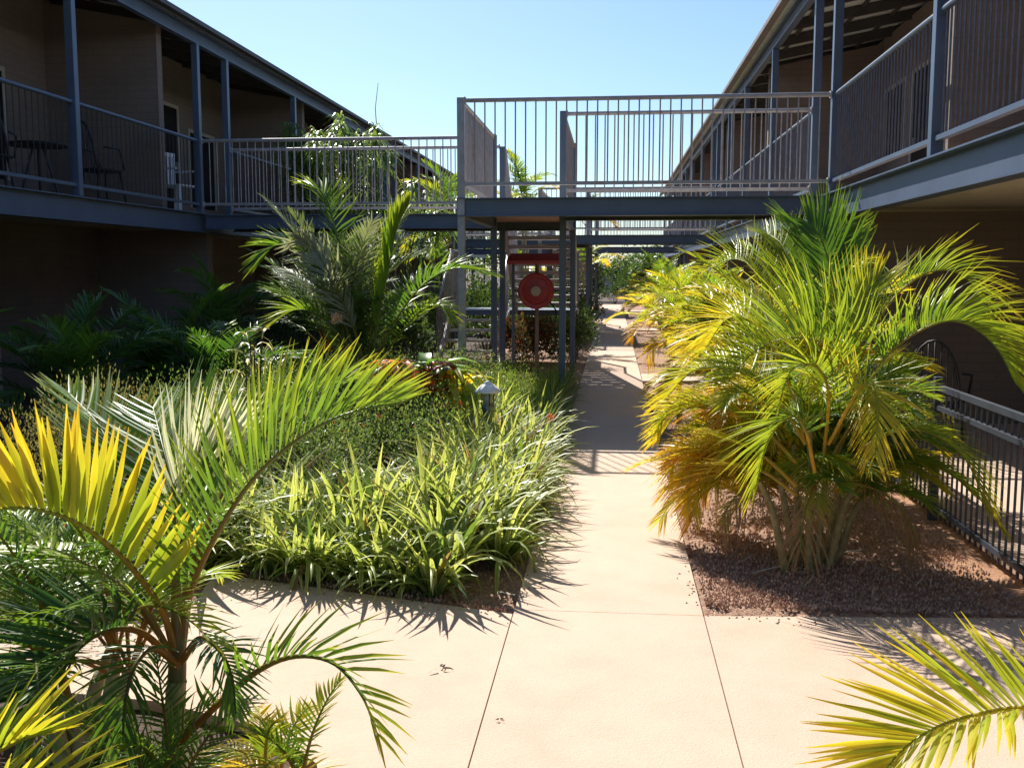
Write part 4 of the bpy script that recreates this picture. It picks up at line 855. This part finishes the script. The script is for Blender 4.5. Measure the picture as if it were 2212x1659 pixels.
# dead leaves on the concrete
def dead(px, py, s, label, seed):
    rn = random.Random(seed); b = at(px, py, 1); o = Vector((0, 0, CAMH)); d = b - o; q = o + d * ((.045 - CAMH) / d.z); m = MB()
    for k in range(5):
        a = rn.uniform(0, 6.28); p = q.copy(); vs = []
        for j in range(4):
            p = p + Vector((math.cos(a), math.sin(a), .35 - .25 * j)) * s * .3; a += rn.uniform(-.6, .6); w_ = s * .1 * (1 - j / 3.6)
            vs += [p + Vector((-math.sin(a) * w_, math.cos(a) * w_, .004)), p - Vector((-math.sin(a) * w_, math.cos(a) * w_, -.001))]
        m.add(vs, [(2 * j, 2 * j + 1, 2 * j + 3, 2 * j + 2) for j in range(3)])
    tag(m.obj('dead_leaf', 'bark'), label, 'leaf')
dead(950, 1446, .045, 'curled dark dead leaf lying on the pale concrete', 3); dead(1080, 1556, .014, 'tiny dark leaf scrap on the path nearer the camera', 4)
rn = random.Random(19); m = MB()
for i in range(420):
    q = rn.random()
    if q < .4: x, y = XL + abs(rn.gauss(0, .05)), rn.uniform(4.5, 9.5)
    elif q < .65: x = rn.uniform(-1.9, XL); y = 4.47 - (x - XL) * .30 - abs(rn.gauss(0, .06))
    elif q < .85: x, y = XR - abs(rn.gauss(0, .035)), rn.uniform(4.6, 10)
    else: x = rn.uniform(XR, 2); y = 4.5 + (x - XR) * .07 - abs(rn.gauss(0, .06))
    a = rn.uniform(0, 6.28); l = rn.uniform(.004, .010); ca, sa = math.cos(a) * l, math.sin(a) * l
    m.add([(x + ca, y + sa, .041), (x - sa * .6, y + ca * .6, .041), (x - ca, y - sa, .041), (x + sa * .6, y - ca * .6, .041), (x, y, .046)], [(0, 1, 4), (1, 2, 4), (2, 3, 4), (3, 0, 4)])
tag(m.obj('debris', 'mulch'), 'fine mulch crumbs spilled along the concrete edges', 'debris', kind='stuff')
rn = random.Random(41)
for i in range(14):
    m = MB(); x, y = (rn.uniform(.55, 1.6), rn.uniform(4.75, 5.6)) if i < 11 else (rn.uniform(-.9, -.5), rn.uniform(4.68, 4.8))
    a = rn.uniform(0, 6.28); l = rn.uniform(.10, .24); p = Vector((x, y, .05)); vs = []
    for j in range(6):
        a += rn.uniform(-.12, .12); wj = .004 * (1 - abs(j - 2) / 4.2)
        vs += [p + Vector((-math.sin(a) * wj, math.cos(a) * wj, .003)), p - Vector((-math.sin(a) * wj, math.cos(a) * wj, 0))]
        p = p + Vector((math.cos(a), math.sin(a), 0)) * l / 5 + Vector((0, 0, rn.uniform(-.004, .006)))
    m.add(vs, [(2 * j, 2 * j + 1, 2 * j + 3, 2 * j + 2) for j in range(5)])
    tag(m.obj('fallen_leaflet', 'cream'), 'dry straw coloured palm leaflet lying on the mulch', 'leaf', 'dry leaflets fallen on the mulch')
dead(1590, 1310, .02, 'small dry leaf scrap at the edge of the right bed', 6)

# ---------------------------------------------------------------- far end of the courtyard
def tree(loc, H, Rr, seed, label, cols=((.04, .09, .025), (.14, .22, .05))):
    rn = random.Random(seed); root = empty('tree', loc, label, 'tree', 'trees beyond the end of the courtyard'); loc = Vector(loc); m = MB(); tips = []
    m.tube([loc, loc + Vector((.05, 0, H * .3)), loc + Vector((0, .1, H * .55))], [.16, .12, .08], 7)
    for k in range(9):
        a = rn.uniform(0, 6.28); s0 = loc + Vector((0, 0, H * rn.uniform(.28, .55))); e = loc + Vector((math.cos(a) * Rr * rn.uniform(.4, .9), math.sin(a) * Rr * rn.uniform(.4, .9), H * rn.uniform(.5, .95)))
        m.tube([s0, s0.lerp(e, .5) + Vector((0, 0, .15)), e], [.07, .04, .015], 5); tips += [e, s0.lerp(e, .65)]
    m.obj('trunk', 'bark', root); m = MB()
    for i in range(2600):
        t = rn.choice(tips); d = Vector((rn.gauss(0, 1), rn.gauss(0, 1), rn.gauss(0, .8))).normalized() * Rr * .42 * rn.random() ** .45; p = t + d
        D = Vector((rn.uniform(-1, 1), rn.uniform(-1, 1), rn.uniform(-.6, .8))).normalized(); W_ = D.cross(Vector((rn.uniform(-1, 1), rn.uniform(-1, 1), rn.uniform(-1, 1)))).normalized(); l = .17 * rn.uniform(.6, 1.4)
        m.add([p, p + D * l * .5 + W_ * l * .3, p + D * l, p + D * l * .5 - W_ * l * .3], [(0, 1, 2, 3)], lerp(cols[0], cols[1], rn.random()))
    m.obj('crown', 'small', root)
for i, (x, y, H, Rr, lb) in enumerate([(2.6, 53, 3.0, 1.7, 'dark rounded tree at the end of the path against the bright wall'), (-1.6, 52, 2.6, 1.5, 'light green tree beyond the end of the path left side'), (-5.5, 55, 3.6, 2.0, 'leafy tree beyond the shaded block end'),
                                       (6.5, 58, 4.0, 2.2, 'tree behind the sunlit block end'), (.9, 66, 2.6, 2.0, 'pale distant tree straight beyond the path'), (-10, 64, 4.5, 2.6, 'distant tree behind the left roof end'), (1.9, 46.5, 2.2, 1.0, 'small bright green tree at the corner of the right block')]):
    tree((x, y, 0), H, Rr, 900 + i, lb)
for i, (x, y, s_) in enumerate([(-2.6, 47.2, 1.6), (-1.1, 47.6, 1.3), (.1, 47.9, 1.1), (1.3, 47.3, 1.5), (2.6, 47.8, 1.9), (-4.2, 47.6, 1.9), (3.6, 48.5, 2.2), (.7, 50.5, 1.7)]):
    inst('shrub', dk, (x, y, 0), i * 1.1, s_, 'green shrub in the clump closing the far end of the path', 'shrub', 'shrubs closing the far end of the path')
hb = empty('house', (0, 74, 0), 'low cream roofed house closing the end of the path', 'house')
m = MB(); m.box(-7, 8, 71.5, 78, 0, 1.7); m.obj('wall', 'cream', hb)
m = MB(); m.add([(-7.6, 71, 1.7), (8.6, 71, 1.7), (8.6, 78.6, 1.7), (-7.6, 78.6, 1.7), (-6, 74.8, 2.5), (7, 74.8, 2.5)], [(0, 1, 5, 4), (1, 2, 5), (2, 3, 4, 5), (3, 0, 4), (3, 2, 1, 0)]); m.obj('roof', 'cream', hb)
for x in (-3, .2, 3.5):
    m = MB(); m.box(x, x + 1.3, 71.45, 71.498, .7, 1.4); m.obj('window', 'glass', hb)
